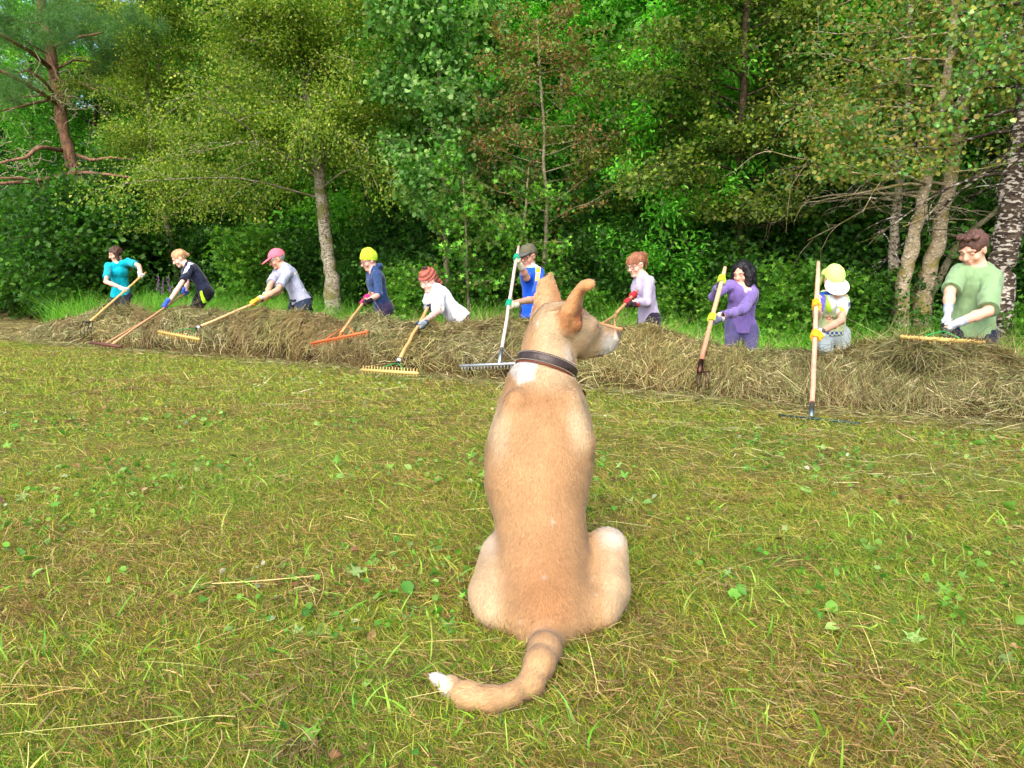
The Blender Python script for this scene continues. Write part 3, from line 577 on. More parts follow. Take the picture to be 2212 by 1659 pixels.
def grow(mb, tr, r0, r1, nb, bl, t0=.2, t1=1.0, rise=.6, grav=-.5, nsub=5, tw=.5, side=None, prof=None, jit=.12):
    """branches on a trunk polyline; returns twig points and directions"""
    T, Dd = [], []; ga = rng.random()*6
    for i in range(nb):
        t = t0+(t1-t0)*(i+rng.random()*.8)/nb; p, td = at(tr, min(t, .999)); ga += 2.4+.5*rng.normal()
        h = A(math.cos(ga), math.sin(ga), 0)
        if side is not None: h = unit(h+side)
        L = bl*(.65+.5*rng.random())*(prof(t) if prof else (1.05-.55*(t-t0)/(t1-t0+1e-6)))
        br = poly(p, h+A(0, 0, rise*(.6+.8*rng.random())), L, 7, jit, grav); rb = min(lerp(r0, r1, t)*.38, .022)
        mb.tube(br, np.linspace(rb, .004, 8), 5, cap=False)
        for j in range(nsub):
            u = .2+.8*(j+rng.random())/nsub; q, bd = at(br, min(u, .999)); sdv = unit(bd+.9*rng.normal(size=3)*A(1, 1, .6))
            tg = poly(q, sdv, L*(.22+.25*rng.random())*(1.15-.4*u), 5, .22, grav*.8); mb.tube(tg, np.linspace(rb*.28+.001, .0018, 6), 3, cap=False)
            for v in np.linspace(.15, 1, 7):
                a, b = at(tg, min(v, .999)); T.append(a); Dd.append(b)
        for v in np.linspace(.35, 1, 8):
            a, b = at(br, min(v, .999)); T.append(a); Dd.append(b)
    return np.array(T), np.array(Dd)
def crown(root, T, Dd, n, size, pal, wts=None, spread=.12, shape='dia', name='crown', hang=.3, lo=None, wide=1.0, flat=.6, twinkle=.0):
    i = rng.integers(0, len(T), n); cl = rng.normal(size=(len(T), 3))*.4; p = T[i]+spread*rng.normal(size=(n, 3))*A(1, 1, .7)
    d = unitr(Dd[i]*.8+.7*rng.normal(size=(n, 3))+A(0, 0, -hang)); nr = unitr(A(0, -.15, 1)*flat+.75*rng.normal(size=(n, 3)))
    c = pick(pal, n, wts)*1.45; c = c*(1+.30*noise(p, 1.1, 71)[:, None])*(1+.12*cl[i, :1])
    if lo is not None:
        k = p[:, 2] > lo+ground(p[:, 0], p[:, 1]); p, d, nr, c = p[k], d[k], nr[k], c[k]
    s = size*(.6+.7*rng.random(len(p)))
    return leaves(name, p, d, nr, s, c, LEAFM, shape, wide, .2, root, smooth=False)
def trunk_px(pts, D, rpx):
    P_ = np.array([P(a, b, D+(c[0] if c else 0)) for a, b, *c in pts]); return P_, np.array(rpx)*m2(D)
def dens(pts, r, k=4):                          # smooth, slightly knobbly trunk line
    n = (len(pts)-1)*k+1; t = np.linspace(0, len(pts)-1, n); i = np.minimum(t.astype(int), len(pts)-2); f = (t-i)[:, None]
    q = pts[i]*(1-f)+pts[i+1]*f; rr = np.interp(t, np.arange(len(pts)), r); q[1:-1] += .12*rr[1:-1, None]*rng.normal(size=(n-2, 3)); return q, rr*(1+.06*rng.normal(size=n))
def tree(name, label, D, pts, rpx, barkk, cfg, group=None, limbs=(), extra=None, cat='tree'):
    tp, tr = trunk_px(pts, D, rpx); g = ground(tp[0][0], tp[0][1]); 
    if tp[0][2] > g: tp = np.concatenate([[A(tp[0][0], tp[0][1], g-.1)], tp]); tr = np.concatenate([[tr[0]*1.25], tr])
    q, rr = dens(tp, tr); root = empty(name, (q[0][0], q[0][1], g), label, cat, group); mb = MB(); mb.tube(q, rr, 14)
    for lp, lr in limbs:
        a, b = trunk_px(lp, D, lr); a, b = dens(a, b, 3); mb.tube(a, b, 7)
    T = Dd = None
    for c in cfg.get('grow', []):
        t, d_ = grow(mb, q, rr[0], rr[-1], **c); T = t if T is None else np.concatenate([T, t]); Dd = d_ if Dd is None else np.concatenate([Dd, d_])
    for lp, lr in limbs:
        if not cfg.get('limbleaf', True): break
        a, b = trunk_px(lp, D, lr); t, d_ = grow(mb, a, b[0], b[-1], 7, .9, .2, 1, .3, -.3, 3); T = np.concatenate([T, t]); Dd = np.concatenate([Dd, d_])
    mb.build('trunk', BK[barkk], root)
    for c in cfg.get('crown', []): crown(root, T, Dd, **c)
    return root, T, Dd, q
OLIVE = [(108, 130, 42), (90, 118, 36), (126, 144, 50), (76, 106, 32), (138, 148, 60)]
FRESH = [(92, 148, 44), (74, 128, 38), (112, 166, 56), (60, 108, 34)]
ASPEN = [(88, 132, 62), (70, 116, 50), (110, 150, 80), (60, 98, 40), (130, 160, 96)]
BRONZE = [(118, 124, 50), (100, 112, 42), (136, 136, 62), (88, 116, 44), (136, 120, 66)]
DARK = [(62, 84, 30), (50, 72, 26), (78, 96, 36), (92, 104, 42)]

def pine():
    D = 18.5; root, T, Dd, q = tree('pine_tree', 'old pine with a bare reddish trunk and tangled dead branches at the left edge', D, [(170, 640), (172, 480), (165, 400), (152, 340), (138, 290), (118, 170), (102, 60), (88, 0), (78, -120), (80, -260)],
        [13, 12.5, 12, 11.5, 11, 10, 9, 8, 6, 4], 'pine', dict(grow=[dict(nb=16, bl=2.6, t0=.55, t1=1, rise=.25, grav=-.1, nsub=6)], limbleaf=False),
        limbs=[([(112, 150, 0), (62, 108, -1), (0, 74, -1.6), (-70, 60, -2)], [5, 4, 3, 2]), ([(100, 82), (42, 46, -.6), (-10, 28, -1)], [4, 3.4, 2.4]),
               ([(126, 225), (72, 190, -1), (0, 152, -1.8), (-50, 130, -2)], [5, 4, 3, 2]), ([(118, 102), (150, 84, -.6), (205, 74, -1.2), (220, 70, -1.3)], [4, 3.2, 2.2, 1]),
               ([(120, 150), (160, 130, .2), (215, 136, .5)], [3, 2.2, 1]), ([(140, 325), (84, 318, -1), (56, 340, -1.2), (0, 352, -1.5)], [5, 4.4, 3.4, 2]),
               ([(150, 375), (70, 392, -1.2), (-20, 398, -1.8)], [5, 4, 2.4]), ([(168, 335), (196, 346, -.5), (240, 340, -.8), (292, 345, -1)], [4, 3, 2, 1]),
               ([(168, 372), (230, 376, -.8), (300, 386, -1.4)], [4, 3, 1.4]), ([(150, 420), (108, 412, -.8), (60, 386, -1.3), (0, 384, -1.8)], [5, 4, 3, 2]),
               ([(122, 210), (92, 172, -.5), (60, 150, -.8), (40, 160, -1)], [3.4, 3, 2, 1]), ([(118, 212), (64, 226, -.7), (0, 240, -1.2)], [3.4, 2.6, 1.4]),
               ([(104, 110), (118, 150, -.6), (138, 200, -.7), (156, 235, -.8)], [2.4, 2.4, 2, 1]), ([(126, 172), (160, 176, -.5), (212, 196, -1)], [2.6, 2, 1])])
    mb = MB(); lime = sh(150, 142, 118)                                  # dead grey twigs
    for i in range(150):
        a = rng.choice([0, 1, 2, 3], p=[.3, .3, .2, .2]); c = [(150, 200, 38, 40), (150, 385, 55, 30), (30, 330, 40, 60), (70, 150, 60, 60)][a]
        mb.tube(poly(P(c[0]+c[2]*rng.normal(), c[1]+c[3]*rng.normal(), D-.5+.5*rng.normal()), rng.normal(size=3)*A(1, .6, .8)+A(0, 0, -.3), .3+.7*rng.random(), 7, .5, -.2), np.linspace(.011, .003, 8), 4, lime, cap=False)
    tw = mb.build('dead_twigs', mat('lichen_twig', .95, .1, vary=.3, vscale=30), root); tw['kind'] = 'stuff'
    n = 60000; k = T[:, 2] > P(0, 190, D)[2]; Tt, Td = T[k], Dd[k]                     # needle tufts
    ex = np.array([P(a, b, D-1+rng.normal()*.6) for a, b in np.concatenate([rng.normal(size=(60, 2))*[70, 26]+[60, 60], rng.normal(size=(60, 2))*[60, 20]+[230, 50], rng.normal(size=(30, 2))*[26, 26]+[14, 180]])])
    Tt = np.concatenate([Tt, np.repeat(ex, 4, 0)+.12*rng.normal(size=(600, 3))]); Td = np.concatenate([Td, unitr(rng.normal(size=(600, 3)))])
    i = rng.integers(0, len(Tt), n); d = unitr(Td[i]+.8*rng.normal(size=(n, 3))); p = Tt[i]+.06*rng.normal(size=(n, 3))
    ribbons('needles', p, d, .10+.06*rng.random(n), np.full(n, .0045), .1*rng.normal(size=(n, 3)), unitr(np.cross(d, rng.normal(size=(n, 3)))), pick([(84, 128, 66), (66, 110, 58), (110, 148, 84)], n), LEAFM, seg=1, parent=root)
pine()
tree('birch_tree', 'slender young birch with a thin pale crooked trunk, right of the pine', 18.2, [(392, 640), (368, 520), (350, 440), (330, 345), (322, 250), (315, 130), (312, 40), (310, -120), (312, -220)], [7, 5.5, 5, 4.5, 4, 3, 2.4, 2, 1], 'grey',
     dict(grow=[dict(nb=44, bl=2.0, t0=.28, t1=1, rise=.7, grav=-.9, nsub=6, side=A(.6, 0, 0))], crown=[dict(n=52000, size=.055, pal=OLIVE, spread=.16, shape='dia', hang=.5, lo=2.0)]))
tree('birch_tree', 'tall birch with a thick mossy grey trunk behind the man in the pink cap', 14.6, [(716, 600), (706, 540), (696, 440), (688, 350), (682, 300), (672, 240), (656, 160), (648, 90), (642, 0), (634, -120), (630, -260)],
     [15, 13.5, 12.5, 12, 11, 9.5, 8.5, 7.5, 6.5, 5, 3], 'birch', dict(grow=[dict(nb=56, bl=3.3, t0=.28, t1=1, rise=.5, grav=-.9, nsub=7)], crown=[dict(n=90000, size=.052, pal=OLIVE, spread=.17, shape='dia', hang=.5, lo=2.1)]),
     limbs=[([(650, 108), (608, 56, -.5), (560, 22, -1)], [4, 3, 2]), ([(660, 165), (640, 138, -.4), (600, 105, -.8), (520, 84, -1.2)], [4, 3, 2, 1]), ([(676, 285), (650, 292, -.5), (600, 268, -1), (560, 270, -1.2)], [3.4, 2.6, 2, 1]), ([(690, 300), (730, 278, -.4), (790, 250, -1)], [3.6, 2.6, 1.4]), ([(655, 150), (700, 90, -.3), (740, 40, -.8)], [4, 3, 1.6])])
tree('aspen_tree', 'tall thin aspen with large bluish green leaves, left of the man in the blue shirt', 13.2, [(966, 640), (964, 540), (962, 440), (956, 320), (950, 200), (945, 110), (938, 20), (932, -80), (930, -200)], [5.5, 5.5, 5, 4.6, 4.2, 3.8, 3.2, 2.4, 1.4], 'grey',
     dict(grow=[dict(nb=34, bl=1.9, t0=.22, t1=1, rise=.7, grav=-.3, nsub=5)], crown=[dict(n=24000, size=.075, pal=ASPEN, spread=.13, shape='round', hang=.5, lo=1.4)]))
tree('sapling_tree', 'thin sapling with sparse reddish brown leaves above the dog', 12.4, [(1166, 640), (1178, 540), (1182, 430), (1174, 360), (1176, 280), (1168, 190), (1164, 110), (1160, 40)], [4.6, 4.4, 4, 3.4, 3, 2.6, 2, 1], 'grey',
     dict(grow=[dict(nb=34, bl=1.75, t0=.30, t1=1, rise=.22, grav=.1, nsub=6)], crown=[dict(n=7500, size=.06, pal=[(118, 92, 56), (104, 84, 50), (110, 124, 54), (94, 130, 54), (128, 100, 62)], spread=.06, shape='oval', hang=.5, wide=.7)]))
for (px_, pts, r, lab) in [(1112, [(1106, 690), (1104, 620), (1118, 560), (1130, 500), (1136, 440), (1142, 360)], [4, 3.6, 3.2, 3, 2.4, 1.4], 'crooked thin bare stem beside the upright handle of the man in the blue shirt'),
                           (1008, [(1012, 660), (1008, 580), (1006, 480), (1000, 380)], [3, 2.8, 2.4, 1.2], 'straight thin stem behind the right shoulder of the woman in the white shirt'),
                           (120, [(118, 640), (116, 560), (112, 470)], [4, 3.4, 2.4], 'short thin dark stem under the pine')]:
    tree('sapling_tree', lab, 11.6 if px_ > 900 else 21, pts, r, 'grey' if px_ > 900 else 'dark', dict(grow=[dict(nb=9, bl=.8, t0=.3, t1=1, rise=.4, grav=-.2, nsub=3)], crown=[dict(n=1500, size=.08, pal=DARK+FRESH, spread=.12, shape='maple', hang=.4)]))
tree('beech_tree', 'dark leaved tree with a straight dark trunk behind the woman in purple', 11.4, [(1598, 640), (1600, 540), (1598, 430), (1598, 330), (1602, 240), (1608, 140), (1612, 20), (1616, -120), (1618, -240)], [10, 9.4, 9, 8.5, 8, 7, 6, 4, 2], 'dark',
     dict(grow=[dict(nb=40, bl=2.2, t0=.27, t1=1, rise=.25, grav=-.25, nsub=8, side=A(-.3, .1, 0))], crown=[dict(n=42000, size=.055, pal=DARK+[(112, 124, 48), (98, 118, 40)], spread=.12, shape='dia', hang=.2, flat=1.0, lo=1.9, wide=1.2)]),
     limbs=[([(1598, 330), (1640, 300, -.4), (1700, 292, -.9), (1770, 300, -1.3)], [3, 2.4, 2, 1]), ([(1600, 500), (1660, 488, -.5), (1720, 470, -.9)], [2.6, 2, 1])])
CL = [([(1946, 700), (1952, 610), (1966, 550), (1982, 480), (2004, 380), (2022, 280), (2044, 180), (2058, 90), (2064, 0), (2072, -140)], [15, 14.5, 14, 12.5, 11, 10, 9, 8, 7, 4], 'pale', 'mottled pale birch stem leaning right, middle of its clump'),
      ([(1984, 700), (1990, 640), (2010, 580), (2030, 500), (2048, 400), (2064, 310), (2086, 200), (2100, 110), (2106, 10), (2110, -140)], [20, 19, 17, 15, 14, 13.5, 13, 11, 9, 5], 'pale', 'thickest brown birch stem leaning right, nearest the man in green'),
      ([(1930, 700), (1928, 600), (1932, 500), (1940, 420), (1948, 340), (1960, 240), (1964, 130), (1966, -60)], [11, 10.5, 10, 9, 8, 7, 6, 4], 'birch', 'mossy upright birch stem, leftmost of its clump'),
      ([(2010, 640), (2030, 600), (2060, 540), (2095, 500), (2135, 470), (2165, 440), (2205, 330), (2230, 200)], [8, 7.5, 7, 6, 5, 4.5, 4, 2], 'grey', 'thin bare stem slanting right behind the head of the man in green')]
for i, (pts, r, b, lab) in enumerate(CL):
    tree('birch_tree', lab, 8.95+.2*i, pts, r, b, dict(grow=[dict(nb=[20, 24, 18, 6][i], bl=[1.9, 2.0, 1.9, .9][i], t0=.45, t1=1, rise=.3, grav=-.5, nsub=6, side=A(-.35, .95, 0))],
         crown=[dict(n=[6500, 7000, 6000, 1200][i], size=.043, pal=BRONZE+ASPEN[:2], spread=.13, shape='round', hang=.35, lo=[2.3, 2.7, 2.2, 2.2][i])]), group='leaning birch stems',
         limbs=[([(2004, 400), (1960, 380, -.5), (1900, 384, -.9), (1840, 372, -1.2)], [3.4, 2.6, 2, 1])] if i == 0 else [([(2050, 420), (2000, 470, -.5), (1950, 490, -.8)], [2.6, 2, 1]), ([(2100, 200), (2140, 180, -.3), (2190, 160, -.8), (2240, 135, -1)], [4, 3, 2.4, 2])] if i == 1 else [([(1940, 380), (1860, 330, -.5), (1830, 325, -.6), (1780, 330, -.8)], [3, 2.4, 1.8, 1]), ([(1950, 300), (1890, 292, -.5), (1820, 262, -1)], [3, 2, 1])] if i == 2 else ())
tree('birch_tree', 'big old birch with rough black and white bark behind the man in green', 8.35, [(2146, 760), (2158, 640), (2164, 560), (2180, 480), (2190, 410), (2204, 320), (2214, 230), (2222, 120), (2228, 0), (2232, -160)], [33, 29, 27, 26, 25, 21, 19, 17, 15, 11], 'rough',
     dict(grow=[dict(nb=26, bl=2.2, t0=.5, t1=1, rise=.1, grav=-.7, nsub=6, side=A(-.1, .6, 0))], crown=[dict(n=10000, size=.05, pal=ASPEN+BRONZE, spread=.12, shape='round', hang=.5, lo=2.7)]),
     limbs=[([(2190, 430), (2150, 500, .2), (2110, 545, .5), (2060, 560, .7)], [3.4, 2.6, 2, 1.2])])
def rowan(px, D, h, r, lab, n, pal=None):
    x, y = P(px, 600, D)[:2]; z = ground(x, y); q = poly((x, y, z-.1), (0, 0, 1), h, 9, .06); root = empty('rowan_tree', (x, y, z), lab, 'tree'); mb = MB(); mb.tube(q, np.linspace(.07, .01, 10), 8)
    T, Dd = grow(mb, q, .07, .01, 40, r, .12, 1, .7, -.3, 7); mb.build('trunk', BK['grey'], root)
    crown(root, T, Dd, n, .085, pal or [(78, 150, 36), (92, 168, 46), (64, 128, 30), (120, 184, 64)], spread=.13, shape='oval', wide=.5, hang=.35, flat=1.2)
rowan(1240, 16.5, 9, 2.3, 'bright green feathery rowan behind the brown sapling', 42000)
rowan(1440, 12.2, 5.0, 1.5, 'bright green rowan crown between the spruce and the dark leaved tree', 20000)
rowan(1370, 14.5, 6.4, 1.6, 'green bushy tree under the dark spruce', 18000, [(70, 132, 36), (88, 150, 44), (56, 108, 30)])

# ------------------------------------------------------------------ the wood behind: a few kinds, copied; every tree an object of its own
def proto(name, lab, cat, h, r, n, size, pal, shape, t0=.12, nb=44, rise=.5, grav=-.4, wide=1.0, bk='dark', spread=.22, grp=None, flat=.6):
    q = poly((0, 0, -.2), (0, 0, 1), h, 9, .04); root = empty(name, (0, 0, 0), lab, cat, grp); mb = MB(); mb.tube(q, np.linspace(.016*h, .01, 10), 8)
    T, Dd = grow(mb, q, .016*h, .01, nb, r, t0, 1, rise, grav, 6, prof=(lambda t: .55+.9*math.sin(math.pi*min(1, .15+.85*t))*.6)); mb.build('trunk', BK[bk], root)
    crown(root, T, Dd, n, size, pal, spread=spread, shape=shape, wide=wide, flat=flat); return root
def spruce(name, lab, h, r, n, grp):
    root = empty(name, (0, 0, 0), lab, 'tree', grp); q = np.array([A(0, 0, -.2), A(0, 0, h)]); mb = MB(); mb.tube(q, [.12, .01], 8); T, Dd = [], []
    for i in range(60):
        z = .6+(h-.7)*(i/60); R = r*(1-z/h)*(.85+.3*rng.random())+.1
        for j in range(6):
            a = rng.random()*6.28; br = poly((0, 0, z), (math.cos(a), math.sin(a), .05), R, 5, .05, -.5); mb.tube(br, np.linspace(.02, .004, 6), 4, cap=False)
            for v in np.linspace(.1, 1, 8): p, d = at(br, min(v, .999)); T.append(p); Dd.append(d)
    mb.build('trunk', BK['dark'], root); T, Dd = np.array(T), np.array(Dd); i = rng.integers(0, len(T), n); p = T[i]+.07*rng.normal(size=(n, 3)); d = unitr(Dd[i]*.7+.5*rng.normal(size=(n, 3))+A(0, 0, -.5))
    ribbons('crown', p, d, .10+.08*rng.random(n), np.full(n, .010), .1*rng.normal(size=(n, 3)), unitr(np.cross(d, rng.normal(size=(n, 3)))), pick([(44, 84, 52), (36, 70, 44), (60, 104, 62)], n), LEAFM, seg=1, parent=root); return root
def copy_tree(o):
    c = o.copy(); C.collection.objects.link(c)
    for ch in o.children:
        k = ch.copy(); C.collection.objects.link(k); k.parent = c
    return c
GB = 'trees of the wood behind the meadow edge'
W = [proto('broadleaf_tree', 'fresh green leafy tree massed in the wood behind the meadow edge', 'tree', 12, 2.6, 34000, .10, [(88, 150, 44), (70, 128, 38), (108, 170, 54)], 'dia', grp=GB),
     proto('broadleaf_tree', 'mid green leafy tree massed in the wood behind the meadow edge', 'tree', 11, 2.8, 34000, .10, [(72, 122, 38), (58, 104, 34), (88, 140, 46)], 'dia', grp=GB),
     proto('broadleaf_tree', 'olive green leafy tree massed in the wood behind the meadow edge', 'tree', 13, 2.5, 34000, .09, OLIVE, 'dia', grp=GB)]
SP = spruce('spruce_tree', 'dark bluish spruce standing in the gap above the dog head', 9.5, 2.0, 30000, None)
def put(o, first, px, s, rz, sc, lab=None):
    x, y = XY(px, s); c = o if first else copy_tree(o); c.location = (x, y, float(ground(x, y))-.05); c.rotation_euler = (0, 0, rz); c.scale = (sc,)*3
    if lab: c['label'] = lab
    return c
used = set()
spots = [(0, 9), (90, 11), (-40, 6.5), (30, 12), (100, 7.5), (-120, 14), (60, 17), (200, 8), (300, 10.5), (420, 8.5), (530, 11), (620, 7.5), (760, 9), (860, 7.5), (960, 10), (1080, 9), (1190, 12), (1310, 10.5), (1500, 9.5), (1560, 12), (1660, 8), (1760, 10), (1860, 8), (1960, 10.5), (2070, 8.5), (2180, 10), (2290, 7.5), (-110, 10), (2400, 10)]
spots += [(a, 14.5+1.5*math.sin(a)) for a in range(-150, 2500, 105)]+[(a, 19+1.5*math.cos(a)) for a in range(-150, 2500, 120)]+[(a, 25+2*math.sin(a*.7)) for a in range(-200, 2500, 130)]
for j, (px, s) in enumerate(spots):
    k = int(rng.integers(0, 3)) if j > 2 else j; put(W[k], k not in used, px, s, rng.random()*6.28, .85+.3*rng.random()); used.add(k)
put(SP, True, 1400, 9.5, 0, 1.0); put(SP, False, 1452, 15, 2, 1.1, 'tall dark spruce far behind, above the rowan crown'); put(SP, False, 40, 7, 1, .8, 'dark spruce behind the pine at the left edge')
put(SP, False, 1330, 17, 2, 1.25, 'far spruce behind the bright rowan')
# undergrowth
GS = 'bushes under the trees along the meadow edge'
U = [proto('bush', 'dark green maple bush in the shade along the meadow edge', 'bush', 2.3, 1.0, 4800, .095, [(54, 98, 38), (44, 82, 32), (68, 112, 42)], 'maple', .1, 26, .6, -.1, grp=GS, spread=.14, flat=1.5),
     proto('bush', 'dense dark leafy bush in the shade along the meadow edge', 'bush', 2.0, 1.1, 6500, .075, [(56, 98, 34), (46, 82, 30), (74, 116, 40)], 'oval', .1, 26, .5, -.2, grp=GS, spread=.15, flat=1.2),
     proto('bush', 'bright yellowish green young maple bush along the meadow edge', 'bush', 1.7, .7, 1200, .095, [(84, 132, 40), (70, 116, 36), (104, 148, 48)], 'maple', .15, 16, .8, 0, grp=GS, spread=.12, flat=1.6)]
used = set(); bs = []
for a in range(-160, 2480, 62): bs.append((a+rng.normal()*18, 5.5+.35*rng.normal(), int(rng.random() < .5), .8+.35*rng.random()))
for a in range(-160, 2480, 80): bs.append((a+rng.normal()*22, 6.6+.5*rng.normal(), int(rng.random() < .5), 1.0+.4*rng.random()))
bs += [(545, 3.9, 2, 1.1), (575, 4.4, 2, 1.3), (1415, 3.8, 2, .62), (1690, 3.6, 2, .8), (1735, 3.4, 2, .75), (1850, 3.7, 2, .7), (1545, 4.0, 2, .65), (1275, 3.8, 2, .6), (905, 3.6, 2, .8), (850, 4.0, 2, .8), (1870, 3.8, 1, .6), (2235, 3.0, 2, .6), (1990, 3.0, 1, .28), (2070, 3.0, 1, .3)]
for px, s, k, sc in bs:
    if px < 300: s -= 2.2; sc *= 1.4
    if 1870 < px < 2250 and s > 3.1: s += 1.6
    put(U[k], k not in used, px, s, rng.random()*6.28, sc); used.add(k)
# foxgloves between the first two women
for i, (a, b) in enumerate([(356, 590), (366, 598), (378, 592), (384, 612), (398, 618)]):
    x, y = XY(a, 3.0); g = float(ground(x, y)); top = P(a, b, y)[2]; root = empty('foxglove', (x, y, g), 'purple foxglove flowering between the first two women on the left', 'flower', 'foxgloves in the tall grass')
    mb = MB(); mb.tube([(x, y, g), (x+.01, y, top)], [.007, .004], 5, sh(90, 140, 60)); mb.build('stem', mat('stem_green', .7), root); mb = MB()
    for k in range(14):
        z = top-.05-.30*k/14; an = rng.normal()*.9-math.pi/2; r_ = .018+.022*k/22; d = A(math.cos(an), math.sin(an), -.5); mb.tube([A(x, y, z)+d*.01, A(x, y, z)+d*(.01+r_*1.3)], [r_*.35, r_*.6], 6, sh(*[(128, 92, 134), (142, 108, 148), (112, 82, 116)][k % 3]))
    mb.build('blossoms', mat('petal', .6, trans=.2), root)

# ------------------------------------------------------------------ tools
WOOD = mat('handle_wood', .6, .3, vary=.18, vscale=25)
DB = 0.0
def over_hay(p, pad=.03):                       # clear of the hay, point by point
    s = S(p[:, 0], p[:, 1]); h, _ = hay_h(p[:, 0], s+.06*0); return (p[:, 2]-ground(p[:, 0], p[:, 1])-np.maximum(h*1.06+pad*(h > .02), .0)).min()
def PD(px, py, D): return P(px, py, D+DB)
def tool(name, label, top, bot, r, wood=(206, 160, 108), group=None, wood2=None, tdip=.5):
    global DB
    best = None
    for dt in np.arange(0, tdip+.01, .05):
        for db in np.arange(-.3, 1.3, .05):
            T, B = P(top[0], top[1], top[2]-dt), P(bot[0], bot[1], bot[2]-db); c = over_hay(lerp(T, B, np.linspace(.2, 1, 30)[:, None])); k = 2*dt+abs(db)+40*max(0, -c)
            if best is None or k < best[0]: best = (k, T, B, db)
    _, T, B, db = best; DB = -db; root = empty(name, B, label, 'rake' if 'rake' in name else 'fork', group); n = 9
    pts = np.array([lerp(T, B, t) for t in np.linspace(0, 1, n)]); pts += .0025*rng.normal(size=pts.shape); c = np.array([lerp(sh(*wood), sh(*(wood2 or wood)), t) for t in np.linspace(0, 1, n)])
    V, F = tube(pts, [r*.8]+[r]*(n-1), 10); cc = np.concatenate([np.repeat(c, 10, 0), c[:1], c[-1:]]); mb = MB(); mb.add(V, F, cc); mb.build('handle', WOOD, root); return root, T, B
def ferrule(root, a, b, r, col, name='ferrule', metal=0):
    mb = MB(); mb.tube([a, b], r, 10, sh(*col)); return mb.build(name, mat('ferrule_m' if metal else 'ferrule_p', .4, .5, metal=metal), root)
PLAST = mat('rake_plastic', .45, .4, vary=.08)
STEEL = mat('worn_steel', .45, .5, metal=.7, vary=.2, vscale=30)
def bar(root, a, b, D1, D2, r, col, nt, tl, m=PLAST, up=0, tcol=None, tr=.004, wood=False):
    for k in range(24):
        A_, B_ = P(*a, D1+DB-.03*k), P(*b, D2+DB-.03*k)
        if over_hay(lerp(A_, B_, np.linspace(0, 1, 12)[:, None]), .02) > 0: break
    a, b = A_, B_; mb = MB(); mb.tube([a, lerp(a, b, .5), b], r, 8, sh(*col)); hb = mb.build('head_bar', m, root)
    d = unit(b-a); dn = unit(A(0, -.25, -1)-d*(A(0, -.25, -1)@d)); first = None
    for i in range(nt):
        p = lerp(a, b, (i+.5)/nt); V, F = tube([p-dn*(up+r*.6), p+dn*tl*.6, p+dn*tl+A(0, .006, 0)], [tr, tr, tr*.6], 5); tri = F[:, 2] == F[:, 3]; tri2 = F[:, 0] == F[:, 3]
        q = [F[~(tri | tri2)], F[tri][:, :3], F[tri2][:, :3]]
        if first is None: first = mesh('tooth', V, q, m, hb, np.tile(sh(*(tcol or col)), (len(V), 1))); p0 = p
        else: k = first.copy(); C.collection.objects.link(k); k.location = tuple(p-p0)
    return a, b
def strut(root, pts, r, col, m=None):
    mb = MB(); mb.tube(pts, r, 6, sh(*col)); mb.build('strut', m or mat('strut_metal', .4, .4), root)
def bend(a, c, b, n=7): return np.array([(1-t)**2*a+2*t*(1-t)*c+t*t*b for t in np.linspace(0, 1, n)])

# ------------------------------------------------------------------ people
CLOTH = mat('cloth', .85, .12, bump=.3, bscale=220, sheen=.25, vary=.06, vscale=18)
SKIN = mat('skin', .55, .3, vary=.06, vscale=30); HAIRM = mat('hair', .45, .35, bump=.5, bscale=150, vary=.2, vscale=80); GLOVEM = mat('glove', .7, .2, vary=.1, vscale=60)
CAPM = mat('cap_cloth', .85, .1, bump=.2, bscale=200)
def stripn(V, f, amp, seed=0): return amp*noise(V, f, seed)
def displace(f, amp, fr, seed, squash=(1, 1, 1)):
    i, p = f.near(.03); f.a[i] += (amp*fbm(p*np.array(squash), fr, 2, seed)).astype(np.float32)
def head(f, c, fw, up, H):
    R = unit(np.cross(fw, up)); up = unit(np.cross(R, fw)); ax = (R, fw, up)
    def q(r, y, u): return c+H*(R*r+fw*y+up*u)
    f.ell(q(0, -.05, .13), ax, (.305*H, .42*H, .37*H), .02); f.ell(q(0, .10, -.13), ax, (.245*H, .28*H, .34*H), .03)
    f.cone(q(-.13, .02, -.32), q(.13, .02, -.32), .11*H, .11*H, .03); f.ell(q(0, .27, -.405), ax, (.13*H, .10*H, .09*H), .02)
    for s in (-1, 1):
        f.cone(q(s*.07, .375, .095), q(s*.22, .31, .09), .04*H, .035*H, .012); f.ell(q(s*.15, .40, .0), ax, (.075*H, .05*H, .05*H), .012, 'sub'); f.ell(q(s*.145, .315, -.0), ax, (.06*H, .06*H, .05*H), .006)
        f.ell(q(s*.2, .26, -.14), ax, (.09*H, .09*H, .09*H), .02); f.ell(q(s*.31, -.02, -.01), ax, (.035*H, .09*H, .135*H), .008)
    f.cone(q(0, .37, .04), q(0, .455, -.12), .03*H, .055*H, .015); f.cone(q(-.05, .42, -.13), q(.05, .42, -.13), .035*H, .035*H, .008)
    f.cone(q(-.07, .355, -.235), q(.07, .355, -.235), .032*H, .032*H, .01); f.cone(q(-.06, .345, -.29), q(.06, .345, -.29), .032*H, .032*H, .01); f.cone(q(-.09, .40, -.262), q(.09, .40, -.262), .010*H, .010*H, .008, op='sub')
    return ax, q
